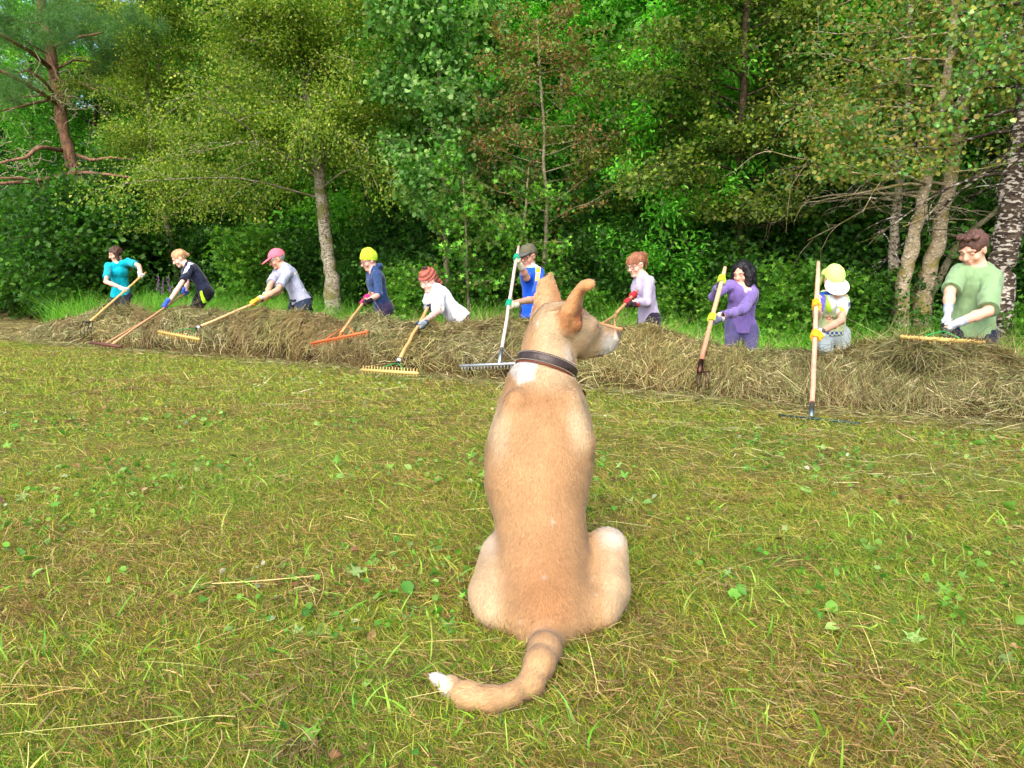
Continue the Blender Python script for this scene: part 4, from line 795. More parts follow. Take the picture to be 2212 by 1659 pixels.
def face_paint(V, col, c, ax, H, skin, lip=(176, 96, 88), brow=(70, 50, 38), beard=0):
    l = ((V-c)@np.array(ax).T)/H; r, y, u = l[:, 0], l[:, 1], l[:, 2]; front = (y > .2) & (np.abs(r) < .4) & (np.abs(u) < .5)
    def e(r0, u0, a, b, s=.35): return front*(1-ss(1-s, 1+s, np.sqrt(((np.abs(r)-r0)/a)**2+((u-u0)/b)**2)))
    col = mixc(col, np.array(skin)*A(1.05, .78, .74), .3*e(.2, -.13, .12, .1, .7)); col = mixc(col, np.array(skin)*A(1.0, .75, .7), .3*e(0, -.1, .07, .06, .7))
    if beard: col = mixc(col, np.array(skin)*.55, beard*(front | (np.abs(u+.3) < .2))*ss(-.12, -.28, u)*(y > -.05))
    col = mixc(col, sh(*brow), .6*e(.15, .105, .10, .025)); col = mixc(col, sh(56, 38, 32), .6*e(.145, -.005, .07, .020)); col = mixc(col, sh(*lip), .45*e(0, -.262, .09, .035))
    return col
def hand(f, G, a, E, rh, s=1.0, flip=1):
    """a closed hand on a shaft through G along a, coming from elbow E; returns wrist and palm side"""
    a = unit(a); v = E-G; n = unit(v-a*(v@a)); sd = np.cross(a, n)*flip; W = G+n*(rh+.03)*s*.6+unit(v)*.085*s; rf = .0098*s; R = rh+rf*.9
    f.ell(G+n*(rh+.015*s), (a, sd, n), (.043*s, .034*s, .019*s), .012); f.cone(G+n*(rh+.018*s), W, .027*s, .027*s, .02, ax=sd, sc=.85)
    for j in range(4):
        o = a*(j-1.5)*.0215*s*(1 if flip > 0 else 1); ln = (3.5, 3.9, 3.7, 3.0)[j]; ph = np.linspace(.75, ln+.25, 6); q = [G+o+n*math.cos(t)*R+sd*math.sin(t)*R for t in ph]; q[0] = G+o+n*(rh+.012*s)+sd*.026*s
        rr = np.linspace(rf*1.08, rf*.8, 6)
        for k in range(5): f.cone(q[k], q[k+1], rr[k], rr[k+1], .003)
    ph = np.linspace(-.5, -2.6, 4); q = [G+a*.040*s*(1-.3*k)+n*math.cos(t)*(R+.002)+sd*math.sin(t)*(R+.002) for k, t in enumerate(ph)]; f.cone(G+n*(rh+.015*s)+a*.02*s, q[0], .016*s, .0135*s, .01)
    for k in range(3): f.cone(q[k], q[k+1], .0130*s-.0012*k, .0122*s-.0012*k, .004)
    return W, n
def person(label, D, hd, fwh, H, nb, sa, sb, ea, eb, ga, gb, waist, hips, TL, skin, shirt, pants, glove, hat=None, hair=None, glasses=None, female=True, sleeve=.85, hem=.10, sc=1.0, brow=(70, 50, 38), shirt_paint=None, pants_paint=None,
           beard=0, rh=.016, body_f=None, extras=None, gflip=(1, 1), uph=(0, 0, 1), legs_fw=None, lip=(176, 96, 88), loose=.0):
    T_, B_ = TL; pd = lambda t, d0=0: P(t[0], t[1], D+(t[2] if len(t) > 2 else d0))
    c = pd(hd); nbp = pd(nb); A1, A2 = pd(sa, -.12), pd(sb, .12); Wa, Hp = pd(waist), pd(hips); fwh = unit(fwh)
    X = unit(A1-A2); spine = unit(nbp-Hp); fb = unit(np.cross(X, spine)); fb = fb if fb@fwh > 0 else -fb; g = (.85 if female else .96)*sc
    def grip(q):
        if np.isscalar(q): return lerp(T_, B_, q)
        ts = np.linspace(0, 1, 400); Ps = T_[None]*(1-ts[:, None])+B_[None]*ts[:, None]; r = Ps-A(0, 0, CAMH); c_, s_ = math.cos(PITCH), math.sin(PITCH)
        w_ = r[:, 1]*c_-r[:, 2]*s_; u_ = r[:, 0]/w_*FPX+CX; v_ = CY-(r[:, 1]*s_+r[:, 2]*c_)/w_*FPX; return Ps[np.argmin((u_-q[0])**2+(v_-q[1])**2)]
    Ga, Gb = grip(ga), grip(gb); adir = unit(B_-T_); arms = []
    for Sh, el, G in ((A1, ea, Ga), (A2, eb, Gb)):
        best = None
        for dd in np.linspace(-.55, .45, 81):
            E = P(el[0], el[1], D+dd); k = (np.linalg.norm(E-Sh)-.285*sc)**2+(np.linalg.norm(E-G)-.325*sc)**2
            if best is None or k < best[0]: best = (k, E)
        arms.append((Sh, best[1], G))
    gz = float(ground(Hp[0], Hp[1])); root = empty('person', (Hp[0], Hp[1], gz), label, 'person')
    # legs
    LF = unit(np.array(legs_fw if legs_fw is not None else fb)*A(1, 1, 0)); LX = A(LF[1], -LF[0], 0); legs = []
    for s_, st in ((1, .10), (-1, -.12)):
        hj = Hp+X*s_*.085*sc*(1 if X@LX > 0 else -1)*(1 if True else 1); ft = A(Hp[0], Hp[1], 0)+LX*s_*.13*sc+LF*st; ft[2] = float(ground(ft[0], ft[1]))+.085
        v = ft-hj; L_ = np.linalg.norm(v); l1 = max(.43*sc, L_/2+.002); kn = hj+v/2+LF*math.sqrt(max(l1*l1-L_*L_/4, 0)); legs.append((hj, kn, ft))
    allp = np.array([c, A1, A2, Hp]+[x for a_ in arms for x in a_]+[x for l in legs for x in l]); lo = allp.min(0)-.24; hi = allp.max(0)+.24; lo[2] = min(l[2][2] for l in legs)-.1
    f = Field(lo, hi, .0058); ax, q = head(f, c, fwh, A(*uph), H); nt = q(0, -.12, -.30)
    f.cone(nt, nbp-spine*.01, .052*g, .062*g, .03)
    def torso(f, add=0., k=.04, hem_=None, shirt_=False):
        ch = lerp(Wa, nbp, .62); r1, r2, r3 = (.128*g+add, .150*g+add, .120*g+add)
        lowp = Hp-spine*(hem_ or 0)
        f.cone(lowp if shirt_ else Hp, Wa, (.176*g if shirt_ else .138*g)+add*1.2, r1, k, ax=fb, sc=(.74 if shirt_ else .78), op='add', flat=('a' if shirt_ else False))
        f.cone(Wa, ch, r1, r2, k, ax=fb, sc=.74); f.cone(ch, lerp(ch, nbp, .72), r2*.92, .085*g+add, k, ax=fb, sc=.8)
        f.cone(A1-X*.02-spine*.012, A2+X*.02-spine*.012, .055*g+add, .055*g+add, k)
        if female: 
            for s_ in (-1, 1): f.ell(ch+fb*.066*g+X*s_*.066-spine*.02, (X, fb, spine), (.058+add, .052+add, .058+add), .05)
    torso(f)
    for Sh, E, G in arms:
        n_ = G-E; Wp = G-unit(n_)*.085; f.cone(Sh, E, .048*g, .038*g, .03); f.cone(E, lerp(E, Wp, .35), .040*g, .041*g, .02); f.cone(lerp(E, Wp, .35), Wp, .041*g, .026*g, .02); f.cone(Wp, G-unit(n_)*.02, .024*g, .014, .01)
    for hj, kn, ft in legs: f.cone(hj, kn, .078*g, .052*g, .04); f.cone(kn, ft, .052*g, .036*g, .02); f.cone(ft, ft+LF*.14-A(0, 0, .05), .035, .028, .02)
    V, F = f.surf(); col = np.tile(sh(*skin), (len(V), 1)); col = face_paint(V, col, c, ax, H, sh(*skin), lip, brow, beard); col *= (1+.05*fbm(V, 25, 2, 3))[:, None]
    for Sh, E, G in arms: col = mixc(col, np.array(sh(*skin))*A(1.02, .86, .8), .35*blob(V, E, (.06,)*3, .5))
    mesh('body', V, F, SKIN, root, col)
    # shirt
    f = Field(lo, hi, .0068); torso(f, .013+loose, .03, hem, True)
    for Sh, E, G in arms:
        if sleeve <= 1: e_ = lerp(Sh, E, sleeve); f.cone(Sh, e_, .060*g+loose, .060*g+loose*1.3, .04, flat=True)
        else:
            f.cone(Sh, E, .062*g, .059*g, .04); Wp = G-unit(G-E)*.085; f.cone(E, lerp(E, Wp, sleeve-1), .059*g, .046*g, .02, flat=True)
    f.ell(nbp+fb*.055+spine*.045, (X, fb, spine), (.062, .06, .05), .01, 'sub')
    displace(f, .012, 9, 5, (1, 1, .5)); displace(f, .007, 24, 8, (1, .8, .45))
    V, F = f.surf(); col = np.tile(sh(*shirt), (len(V), 1)); fr = dict(X=X, fb=fb, spine=spine, A1=A1, A2=A2, nb=nbp, Hp=Hp, Wa=Wa, arms=arms, q=q, ax=ax, H=H, c=c, root=root, hem=hem, Ga=Ga, Gb=Gb, g=g, legs=legs)
    if shirt_paint: col = shirt_paint(V, col, fr)
    so_ = mesh('shirt', V, F, CLOTH, root, col*(1+.05*fbm(V, 12, 2, 7))[:, None]); fr['shirt'] = so_
    # trousers
    f = Field(lo, hi, .0085); f.cone(Hp-X*.07*sc-spine*.02, Hp+X*.07*sc-spine*.02, .112*g, .112*g, .04); f.cone(Hp, lerp(Hp, Wa, .75), .128*g, .122*g, .03, ax=fb, sc=.82, flat=True); f.ell(Hp-fb*.05-spine*.03, (X, fb, spine), (.13*g, .095*g, .11*g), .04)
    for hj, kn, ft in legs: f.cone(hj, kn, .102*g, .072*g, .05); f.cone(kn, ft+A(0, 0, .03), .072*g, .06*g, .03, flat=True)
    displace(f, .014, 9, 15, (1, 1, .6)); V, F = f.surf(); col = np.tile(sh(*pants), (len(V), 1))
    if pants_paint: col = pants_paint(V, col, fr)
    mesh('trousers', V, F, CLOTH, root, col*(1+.08*fbm(V, 10, 2, 7))[:, None])
    for hj, kn, ft in legs:
        f = Field(ft-.22, ft+.22, .01); gq = ft-A(0, 0, .045); f.cone(gq-LF*.05, gq+LF*.15, .045, .042, .02); f.cone(gq, ft+A(0, 0, .03), .05, .05, .02); f.cut(ft-A(0, 0, .083), (0, 0, -1)); V, F = f.surf(); mesh('shoe', V, F, mat('shoe_leather', .7), root, np.tile(sh(60, 52, 44), (len(V), 1)))
    # gloves
    c1, c2, cuff = glove
    for i, (Sh, E, G) in enumerate(arms):
        f = Field(G-.17, G+.17, .0042); W_, n_ = hand(f, G, adir, E, rh, 1.06*sc, gflip[i]); dE = unit(E-G); f.cone(W_-dE*.01, W_+dE*.055, .034*g, .037*g, .012, flat=True); V, F = f.surf()
        col = np.tile(sh(*c1), (len(V), 1)); col = mixc(col, sh(*c2), ss(.5*rh, -.2*rh, (V-G)@n_)*1.); col = mixc(col, sh(*cuff), ss(.0, .015, (V-W_)@dE)); mesh('glove', V, F, GLOVEM, root, col)
    # hair and hat
    if hair:
        style, hc = hair; lo_, hi_ = c-H*1.05, c+H*1.05
        if style == 'long': lo_ = lo_-A(.12, .12, .42)
        f = Field(lo_, hi_, .0052)
        gr_ = .02 if style != 'short' else .035
        f.ell(q(0, -.07, .15), ax, ((.315+gr_)*H, (.43+gr_)*H, (.375+gr_)*H), .01)
        if style in ('long', 'bob'):
            for s_ in (-1, 1): f.cone(q(s_*.31, .02, .1), q(s_*.33, .06 if style == 'bob' else -.02, -.38), .11*H, .10*H, .04)
        fc = dict(short=(.62, .0), bun=(.62, .03), tail=(.62, -.12), long=(.60, .06), bob=(.66, .02)).get(style, (.62, 0))
        f.ell(q(0, fc[0], -.10+fc[1]), ax, (.32*H, .42*H, .42*H), .02, 'sub')
        for s_ in (-1, 1):
            if style not in ('long', 'bob'): f.ell(q(s_*.40, .10, -.12), ax, (.14*H, .17*H, .24*H), .02, 'sub')
        cutp = {'short': -.20, 'bun': -.26, 'tail': -.26}.get(style)
        if cutp is not None: f.cut(q(0, -.2, cutp), -ax[2]*1.0+ax[1]*.45)
        if style == 'bun': f.ell(q(.0, -.52, -.02), ax, (.13*H, .13*H, .14*H), .02)
        if style == 'tail':
            f.ell(q(0, -.42, .36), ax, (.10*H, .10*H, .10*H), .02); tl = [q(0, -.45, .38), q(0, -.62, .25), q(0, -.66, -.05), q(0, -.60, -.36)]
            for k in range(3): f.cone(tl[k], tl[k+1], (.08, .11, .09, .04)[k]*H, (.11, .09, .04, .03)[k]*H, .03)
            for s_ in (-.18, 0, .18): f.cone(q(s_*1.1, .335, .17), q(s_, .25, .33), .04*H, .07*H, .03)
        if style == 'long':
            for s_, dn in ((-.24, 1.8), (0, 2.0), (.24, 1.95)):
                bz = q(s_, -.36, .0); f.cone(bz, bz+A(0, .02, -1)*H*dn*.55-fwh*A(1, 1, 0)*.12*H, .17*H, .17*H, .05); f.cone(bz+A(0, .02, -1)*H*dn*.55-fwh*A(1, 1, 0)*.12*H, bz+A(0, 0, -1)*H*dn, .17*H, .06*H, .05)
            for s_ in (-1, 1):
                bz = q(s_*.27, .16, .30); b2 = q(s_*.36, .12, -.15); b3 = b2+A(.01, -.01, -1)*H*.75; f.cone(bz, b2, .09*H, .10*H, .05); f.cone(b2, b3, .10*H, .05*H, .05)
            f.cone(q(0, .5, .42), q(0, .1, .56), .02*H, .02*H, .02, op='sub')
            bz = q(.30 if ax[0]@A(0, -1, 0) > 0 else -.30, .10, -.1); f.cone(bz, bz+A(.01, -.02, -1.15)*H, .13*H, .07*H, .05)
        if style == 'short':
            for k in range(26): a_ = rng.random()*6.28; rr_ = .30*math.sqrt(rng.random()); f.ell(q(rr_*math.cos(a_), rr_*math.sin(a_)*1.2+.03, .50-.5*rr_*rr_), ax, (.08*H, .09*H, .07*H), .01)
        displace(f, .006, 34, 3, (1, 1, .4)); displace(f, .004, 80, 4, (1, 1, .3))
        if hat: f.cut(q(0, 0, .16), ax[2])
        V, F = f.surf(); col = np.tile(sh(*hc), (len(V), 1)); l = ((V-c)@np.array(ax).T)/H; col *= (1+.30*noise(np.stack([l[:, 0]*16, l[:, 1]*2, l[:, 2]*3], -1), 1, 5)+.15*noise(V, 80, 3))[:, None]
        mesh('hair', V, F, HAIRM, root, col)
    if hat:
        st, hc = hat[:2]; f = Field(c-H*1.0, c+H*1.0, .005); big = dict(cap=.035, kepi=.03, sun=.03, band=.045, scarf=.05)[st]
        f.ell(q(0, -.06, .15), ax, ((.32+big)*H, (.44+big)*H, (.40+big)*H), .01)
        if st in ('cap', 'kepi', 'sun'):
            f.cut(q(0, 0, .14), -ax[2]-ax[1]*(-.12)); bl, dr = {'cap': (.86, .02), 'kepi': (.66, .08), 'sun': (.90, -.02)}[st]
            if st == 'kepi': f.cut(q(0, 0, .50), ax[2])
            f2 = Field(c-H*1.1, c+H*1.1, .004); f2.ell(q(0, bl-.40, dr+.14), (ax[0], unit(ax[1]-ax[2]*.25), unit(ax[2]+ax[1]*.25)), ((.42 if st == 'sun' else .33)*H, .42*H, .045*H), .0); f2.ell(q(0, bl-.48, dr+.03), (ax[0], unit(ax[1]-ax[2]*.25), unit(ax[2]+ax[1]*.25)), (.36*H, .44*H, .085*H), .0, 'sub')
            f2.ell(q(0, -.06, .13), ax, (.33*H, .42*H, .37*H), 0, 'sub')
            if st == 'sun':
                for s_ in (-1, 0, 1): f.cone(q(s_*.3, -.35, .1), q(s_*.33, -.42, -.45), .09*H, .05*H, .05)
        else:
            f.cut(q(0, .44, .19), unit(-ax[2]+ax[1]*(.42 if st == 'band' else .5))); f2 = None
            if st == 'band': f.ell(q(0, -.08, .40), ax, (.29*H, .34*H, .28*H), .03)
            if st == 'scarf': f.cone(q(-.02, -.5, -.1), q(-.05, -.62, -.42), .12*H, .13*H, .03)
        displace(f, .003, 22, 9)
        if st == 'scarf':
            i, p = f.near(.03); l = ((p-c)@np.array(ax).T)/H; f.a[i] += (.006*np.sin(l[:, 2]*34+l[:, 1]*10)).astype(np.float32)
        V, F = f.surf(); col = np.tile(sh(*hc), (len(V), 1)); l = ((V-c)@np.array(ax).T)/H
        if len(hat) > 2: col = hat[2](V, col, l)
        ho = mesh({'cap': 'cap', 'kepi': 'cap', 'sun': 'sun_hat', 'band': 'bandana', 'scarf': 'head_scarf'}[st], V, F, CAPM, root, col); fr['hat'] = ho
        if f2 is not None: V, F = f2.surf(); mesh('brim', V, F, CAPM, ho, np.tile(sh(*(hat[3] if len(hat) > 3 else hc)), (len(V), 1)))
    if glasses:
        mb = MB()
        for s_ in (-1, 1):
            cc = q(s_*.15, .43, .0); mb.tube([cc+ax[0]*H*.105*math.cos(t)+ax[2]*H*.085*math.sin(t) for t in np.linspace(0, 2*math.pi, 13)], .0032, 5, sh(*glasses), cap=False); mb.tube([q(s_*.25, .42, .02), q(s_*.34, .30, .03), q(s_*.35, 0, .03)], .003, 5, sh(*glasses))
        mb.tube([q(-.05, .47, .01), q(.05, .47, .01)], .003, 5, sh(*glasses)); mb.build('glasses', mat('glasses_frame', .3, .5), root)
    if extras: extras(fr)
    return root

def watch(fr, i=0, strap=(30, 30, 34), face=(20, 20, 22)):
    Sh, E, G = fr['arms'][i]; d = unit(E-G); w0 = G+d*.135; u = unit(np.cross(d, (0, 0, 1))); v = np.cross(d, u); mb = MB(); r = .037
    mb.tube([w0-d*.011, w0+d*.011], r, 14, sh(*strap)); f_ = unit(A(0, -1, .3)-d*(A(0, -1, .3)@d)); mb.tube([w0+f_*r*.8, w0+f_*(r+.008)], .019, 14, sh(*face)); mb.build('watch', mat('watch_m', .3, .5), fr['root'])
def text_on(fr, s, parent, pos, right, upv, size, col, off=.02, name='lettering'):
    """lettering laid on the cloth: each letter's mesh is dropped onto the garment's surface"""
    cu = bpy.data.curves.new('t', 'FONT'); cu.body = s; cu.size = size; cu.align_x = 'CENTER'; cu.align_y = 'CENTER'; cu.extrude = .001; to = bpy.data.objects.new('t', cu); C.collection.objects.link(to)
    dg = bpy.context.evaluated_depsgraph_get(); me = to.evaluated_get(dg).to_mesh(); co = np.array([v.co[:] for v in me.vertices]); fs = [tuple(p.vertices) for p in me.polygons]; to.to_mesh_clear(); bpy.data.objects.remove(to)
    n = unit(np.cross(right, upv)); o_ = np.array(parent['_o']); V = pos+co[:, :1]*right+co[:, 1:2]*upv
    out = []
    for v in V:
        h, loc, nn, _ = parent.ray_cast(Vector(v+n*.2-o_), Vector(-n)); out.append((np.array(loc)+o_+n*.004) if h else v)
    me2 = bpy.data.meshes.new(name); me2.from_pydata([tuple(v-o_) for v in out], [], fs); a = me2.color_attributes.new('Col', 'FLOAT_COLOR', 'POINT'); a.data.foreach_set('color', np.tile((*sh(*col), 1), (len(out), 1)).ravel().astype(np.float32)); mkobj(name, me2, parent, CLOTH)

# --- 1 woman in the turquoise shirt, pitchfork
r_, T1, B1 = tool('hay_fork', 'long handled fork pushed into the hay by the woman in turquoise', (315, 588, 13.15), (190, 698, 12.5), .017, (216, 172, 104))
mb = MB(); mb.tube([lerp(T1, B1, .97), B1], .02, 8, sh(60, 56, 52)); mb.build('socket', STEEL, r_)
for k in range(4):
    a = PD(180+7*k, 694, 12.35); b = PD(174+8*k, 726, 12.2); strut_pts = np.array([B1, a, lerp(a, b, .6)+A(0, -.03, 0), b]); mb = MB(); mb.tube(strut_pts, [.008, .008, .006, .004], 6, sh(54, 52, 50)); mb.build('tine', STEEL, r_)
person('woman in a turquoise shirt and white gloves, leftmost of the rakers', 13.65, (250, 549), (-.72, -.62, -.28), .255, (256, 571), (234, 576, -.06), (279, 565, -.02), (229, 609), (300, 574), (274, 627), (307, 596), (258, 612), (262, 641), (T1, B1),
       (222, 172, 150), (0, 158, 178), (38, 44, 54), ((226, 226, 222), (206, 206, 204), (240, 240, 236)), hair=('bob', (74, 48, 38)), sleeve=.72, sc=1.05, hem=.0, loose=.006, brow=(60, 40, 32))
# --- 2 woman in navy with three white stripes
def stripes(V, col, fr):
    Sh, E, G = fr['arms'][0]; e = unit(E-Sh); t = (V-Sh)@e; n = unit(A(-.35, -1, .25)-e*(A(-.35, -1, .25)@e)); w_ = np.cross(e, n); x = (V-Sh)@w_; near = ((V-Sh)@n > -.01) & (t > -.14) & (t < .26) & (np.linalg.norm(V-Sh-np.clip(t, -.1, .3)[:, None]*e, axis=1) < .12)
    for o in (-.026, 0, .026): col = mixc(col, sh(236, 238, 244), near*(1-ss(.006, .011, np.abs(x-o))))
    return col
def lime(V, col, fr):
    p = fr['Hp']+A(.02, -.12, -.06); return mixc(col, sh(176, 226, 40), 1.*(np.abs((V-p)@A(1, 0, 0)+.35*(V-p)[:, 2]) < .028)*(np.abs(V[:, 2]-p[2]) < .11)*(V[:, 1] < fr['Hp'][1]-.03))
r_, T2, B2 = tool('hay_rake', 'old wooden rake with a dark brown head, held in blue gloves', (409, 627, 12.45), (243, 743, 11.55), .016, (180, 132, 96), wood2=(206, 160, 116))
bar(r_, (197, 740), (262, 749), 11.75, 11.35, .022, (96, 60, 48), 9, .06, WOOD, tcol=(110, 76, 56), tr=.006); strut(r_, [lerp(T2, B2, .55), PD(229, 741, 11.6)], .011, (190, 142, 104), WOOD)
person('blonde woman in a navy shirt with white sleeve stripes, bending forward', 12.8, (388, 558), (-.80, -.40, -.50), .27, (405, 573), (411, 581, -.15), (400, 580, .15), (391, 614), (405, 612), (357, 662), (401, 633), (430, 604), (443, 632), (T2, B2),
       (232, 190, 172), (34, 40, 62), (22, 24, 28), ((58, 92, 196), (40, 70, 170), (84, 116, 208)), hair=('bun', (190, 148, 108)), sleeve=.8, sc=1.08, hem=.06, shirt_paint=stripes, pants_paint=lime, brow=(170, 130, 100), legs_fw=(-1, -.3, 0), loose=.006)
# --- 3 man in the pink cap
r_, T3, B3 = tool('hay_rake', 'yellow headed rake with green braces held by the man in the pink cap', (611, 630, 11.3), (434, 704.5, 10.75), .017, (226, 180, 130))
f3 = PD(422, 710, 10.7); ferrule(r_, B3, f3, .019, (24, 26, 28)); ferrule(r_, lerp(B3, f3, .25), lerp(B3, f3, .7), .0205, (224, 226, 226), 'sticker')
a, b = bar(r_, (342, 716.5), (431, 733), 10.75, 10.2, .016, (206, 166, 92), 17, .06, up=.025, tr=.0042)
for t in (.3, .8): strut(r_, bend(f3, lerp(f3, lerp(a, b, t), .6)+A(0, 0, .05), lerp(a, b, t)), .007, (40, 130, 60))
def greymark(V, col, fr): return mixc(col, sh(226, 226, 232), 1.*(np.abs((V-fr['nb'])@fr['spine']+.12+.25*np.abs((V-fr['nb'])@fr['X'])) < .008)*((V-fr['nb'])@fr['fb'] < 0))
def jacket(fr):
    mb = MB(); H_, sp, fb, X = lerp(fr['Hp'], fr['Wa'], .35), fr['spine'], fr['fb'], fr['X']; n = 24
    ring = [H_+X*.158*math.cos(t)+fb*.138*math.sin(t) for t in np.linspace(0, 2*math.pi, n)]; mb.tube(ring, [.026+.006*math.sin(3*i) for i in range(n)], 8, sh(34, 44, 62), cap=False)
    p = H_-fb*.13; mb.tube([p, p-fb*.05-A(0, 0, .08), p+A(.03, 0, -.2), p+A(.10, -.02, -.33)], [.04, .05, .04, .012], 8, sh(30, 40, 56)); mb.tube([H_+fb*.12, H_+fb*.15-A(0, 0, .12), H_+fb*.14-A(0, 0, .26)], [.03, .05, .04], 8, sh(30, 40, 56)); mb.build('tied_jacket', CLOTH, fr['root']); watch(fr, 0)
person('grey haired man in a pink cap and pale grey shirt, leaning forward', 11.7, (598, 560), (-.82, -.42, -.40), .275, (613, 577), (620, 591, -.17), (601, 585, .17), (600, 626), (583, 618), (548, 656), (573, 646), (638, 623), (651, 652), (T3, B3),
       (212, 158, 132), (160, 164, 186), (48, 60, 82), ((228, 176, 60), (196, 140, 40), (232, 228, 216)), hat=('cap', (236, 112, 132)), hair=('short', (150, 144, 136)), female=False, sleeve=.8, sc=1.06, hem=.0, glasses=(120, 110, 100), extras=jacket, shirt_paint=greymark, beard=.25, loose=.01, brow=(120, 110, 100), legs_fw=(-1, -.5, 0))
# --- 4 woman in the lime bandana
r_, T4, B4 = tool('hay_rake', 'orange headed rake resting on the hay, held in pink gloves', (800, 631, 10.15), (737, 720, 9.35), .017, (190, 150, 100))
a, b = bar(r_, (672, 742), (795, 716), 9.3, 8.95, .014, (200, 98, 52), 20, .05, up=.0, tr=.004)
strut(r_, [lerp(T4, B4, .97), lerp(a, b, .5)], .014, (226, 112, 54), PLAST)
for t in (.22, .78): strut(r_, [lerp(T4, B4, .82), lerp(a, b, t)], .006, (206, 104, 60))
def bandana(V, col, l):
    k = np.abs(np.abs(((l[:, 1]*3.2+l[:, 2]*1.2) % 1)-.5)+np.abs(((l[:, 2]*3.4) % 1)-.5)-.3) < .07; return mixc(col, sh(96, 160, 50), .8*k)
def hood(fr):
    f = Field(fr['nb']-.2, fr['nb']+.2, .007); p = fr['nb']-fr['fb']*.07+fr['spine']*.02
    f.ell(p, (fr['X'], fr['fb'], fr['spine']), (.10, .06, .055), .01); V, F = f.surf(); mesh('hood', V, F, CLOTH, fr['root'], np.tile(sh(40, 62, 104), (len(V), 1)))
    f = Field(fr['nb']-.15, fr['nb']+.15, .006); f.cone(fr['nb']+fr['spine']*.008, fr['nb']+fr['spine']*.03, .072, .062, .01, flat=True); V, F = f.surf(); mesh('undershirt_collar', V, F, CLOTH, fr['root'], np.tile(sh(228, 228, 232), (len(V), 1)))
person('woman with glasses in a lime green patterned bandana and dark blue top', 10.5, (797, 563), (-.80, -.50, -.36), .262, (808, 582), (814, 594, -.15), (801, 592, .14), (819, 637), (806, 636), (785, 655), (793, 643), (821, 640), (829, 664), (T4, B4),
       (224, 172, 156), (44, 66, 108), (62, 54, 84), ((40, 28, 40), (206, 40, 116), (34, 26, 36)), hat=('band', (196, 226, 62), bandana), sleeve=1.12, sc=1.04, hem=.06, glasses=(90, 60, 50), extras=hood, legs_fw=(-1, -.1, 0))
# --- 5 woman in white with a head scarf
r_, T5, B5 = tool('hay_rake', 'yellow headed rake at the foot of the hay, held by the woman in white', (929, 657, 9.55), (864, 774, 8.55), .017, (222, 166, 104))
f5 = PD(858, 785, 8.5); ferrule(r_, B5, f5, .020, (24, 26, 28)); ferrule(r_, lerp(B5, f5, .2), lerp(B5, f5, .65), .0215, (224, 226, 226), 'sticker')
a, b = bar(r_, (781, 799), (903.5, 806.5), 8.5, 8.05, .015, (212, 180, 106), 19, .04, up=.035, tr=.004)
for t in (.3, .78): strut(r_, bend(f5, lerp(f5, lerp(a, b, t), .6)+A(0, 0, .03), lerp(a, b, t)), .006, (50, 140, 70))
def scarfcol(V, col, l): return mixc(col, sh(96, 52, 44), .6*(np.sin(l[:, 2]*34+l[:, 1]*10+2*noise(V, 30)) > .5))
def hb(fr):
    q = fr['q']; f = Field(fr['c']-.2, fr['c']+.25, .005); H = fr['H']
    f.ell(q(.0, -.05, .60), fr['ax'], (.13*H, .13*H, .10*H), .01); displace(f, .006, 60, 2); V, F = f.surf(); mesh('hair_knot', V, F, HAIRM, fr['root'], np.tile(sh(56, 36, 34), (len(V), 1)))
person('woman in a loose white shirt and rust coloured head scarf, bending low', 9.8, (925, 606), (-.55, -.72, -.42), .275, (941, 627), (946, 642, -.17), (930, 637, .1), (946, 674), (926, 655), (905, 703), (921.5, 661), (970, 662), (992, 686), (T5, B5),
       (236, 190, 174), (222, 226, 238), (36, 30, 44), ((132, 142, 152), (36, 52, 74), (70, 84, 100)), hat=('scarf', (166, 96, 82), scarfcol), hair=('bun', (48, 32, 32)), sleeve=.8, sc=1.08, hem=.05, loose=.02, extras=hb, legs_fw=(-1, -.2, 0), lip=(186, 96, 98))
# --- 6 man in the blue polo shirt
r_, T6, B6 = tool('hay_rake', 'wide grey metal rake held upright by the man in the blue shirt', (1120, 532, 9.0), (1084, 752, 8.05), .018, (206, 176, 160), wood2=(196, 178, 168))
f6 = PD(1078, 788, 7.85); ferrule(r_, lerp(T6, B6, .98), f6, .017, (170, 176, 184), metal=1)
a, b = bar(r_, (994, 790.5), (1166, 783), 7.95, 7.75, .014, (176, 182, 190), 24, .05, STEEL, tr=.004)
for t in (.3, .74): strut(r_, bend(lerp(T6, B6, .99), lerp(lerp(T6, B6, .97), lerp(a, b, t), .5)-A(0, 0, .04), lerp(a, b, t)), .0035, (140, 136, 128))
def polo(V, col, fr):
    Sh, E, G = fr['arms'][0]; e = unit(E-Sh); t = (V-Sh)@e; n = unit(A(-.25, -1, .1)-e*(A(-.25, -1, .1)@e)); w_ = np.cross(e, n); x = (V-Sh)@w_; nr = (V-Sh)@n; on = (t > -.09) & (t < .235) & (nr > -.0) & (np.linalg.norm(V-Sh-np.clip(t, -.1, .3)[:, None]*e, axis=1) < .14)
    col = mixc(col, sh(240, 214, 30), on*(1-ss(.024, .029, np.abs(x)))); ch = ((t*16+np.abs(x)*14) % 1 < .28) & (np.abs(x) < .019) & (t > .03); col = mixc(col, sh(236, 240, 244), on*ch*.9); col = mixc(col, sh(24, 50, 120), on*((t > -.02) & (t < .0) & (np.abs(x) < .014)))
    col = mixc(col, sh(232, 236, 246), (t > .217)*(t < .3)*(np.linalg.norm(V-E, axis=1) < .14)); return mixc(col, sh(206, 216, 236), ((V-fr['nb'])@fr['spine'] > .012)*1.)
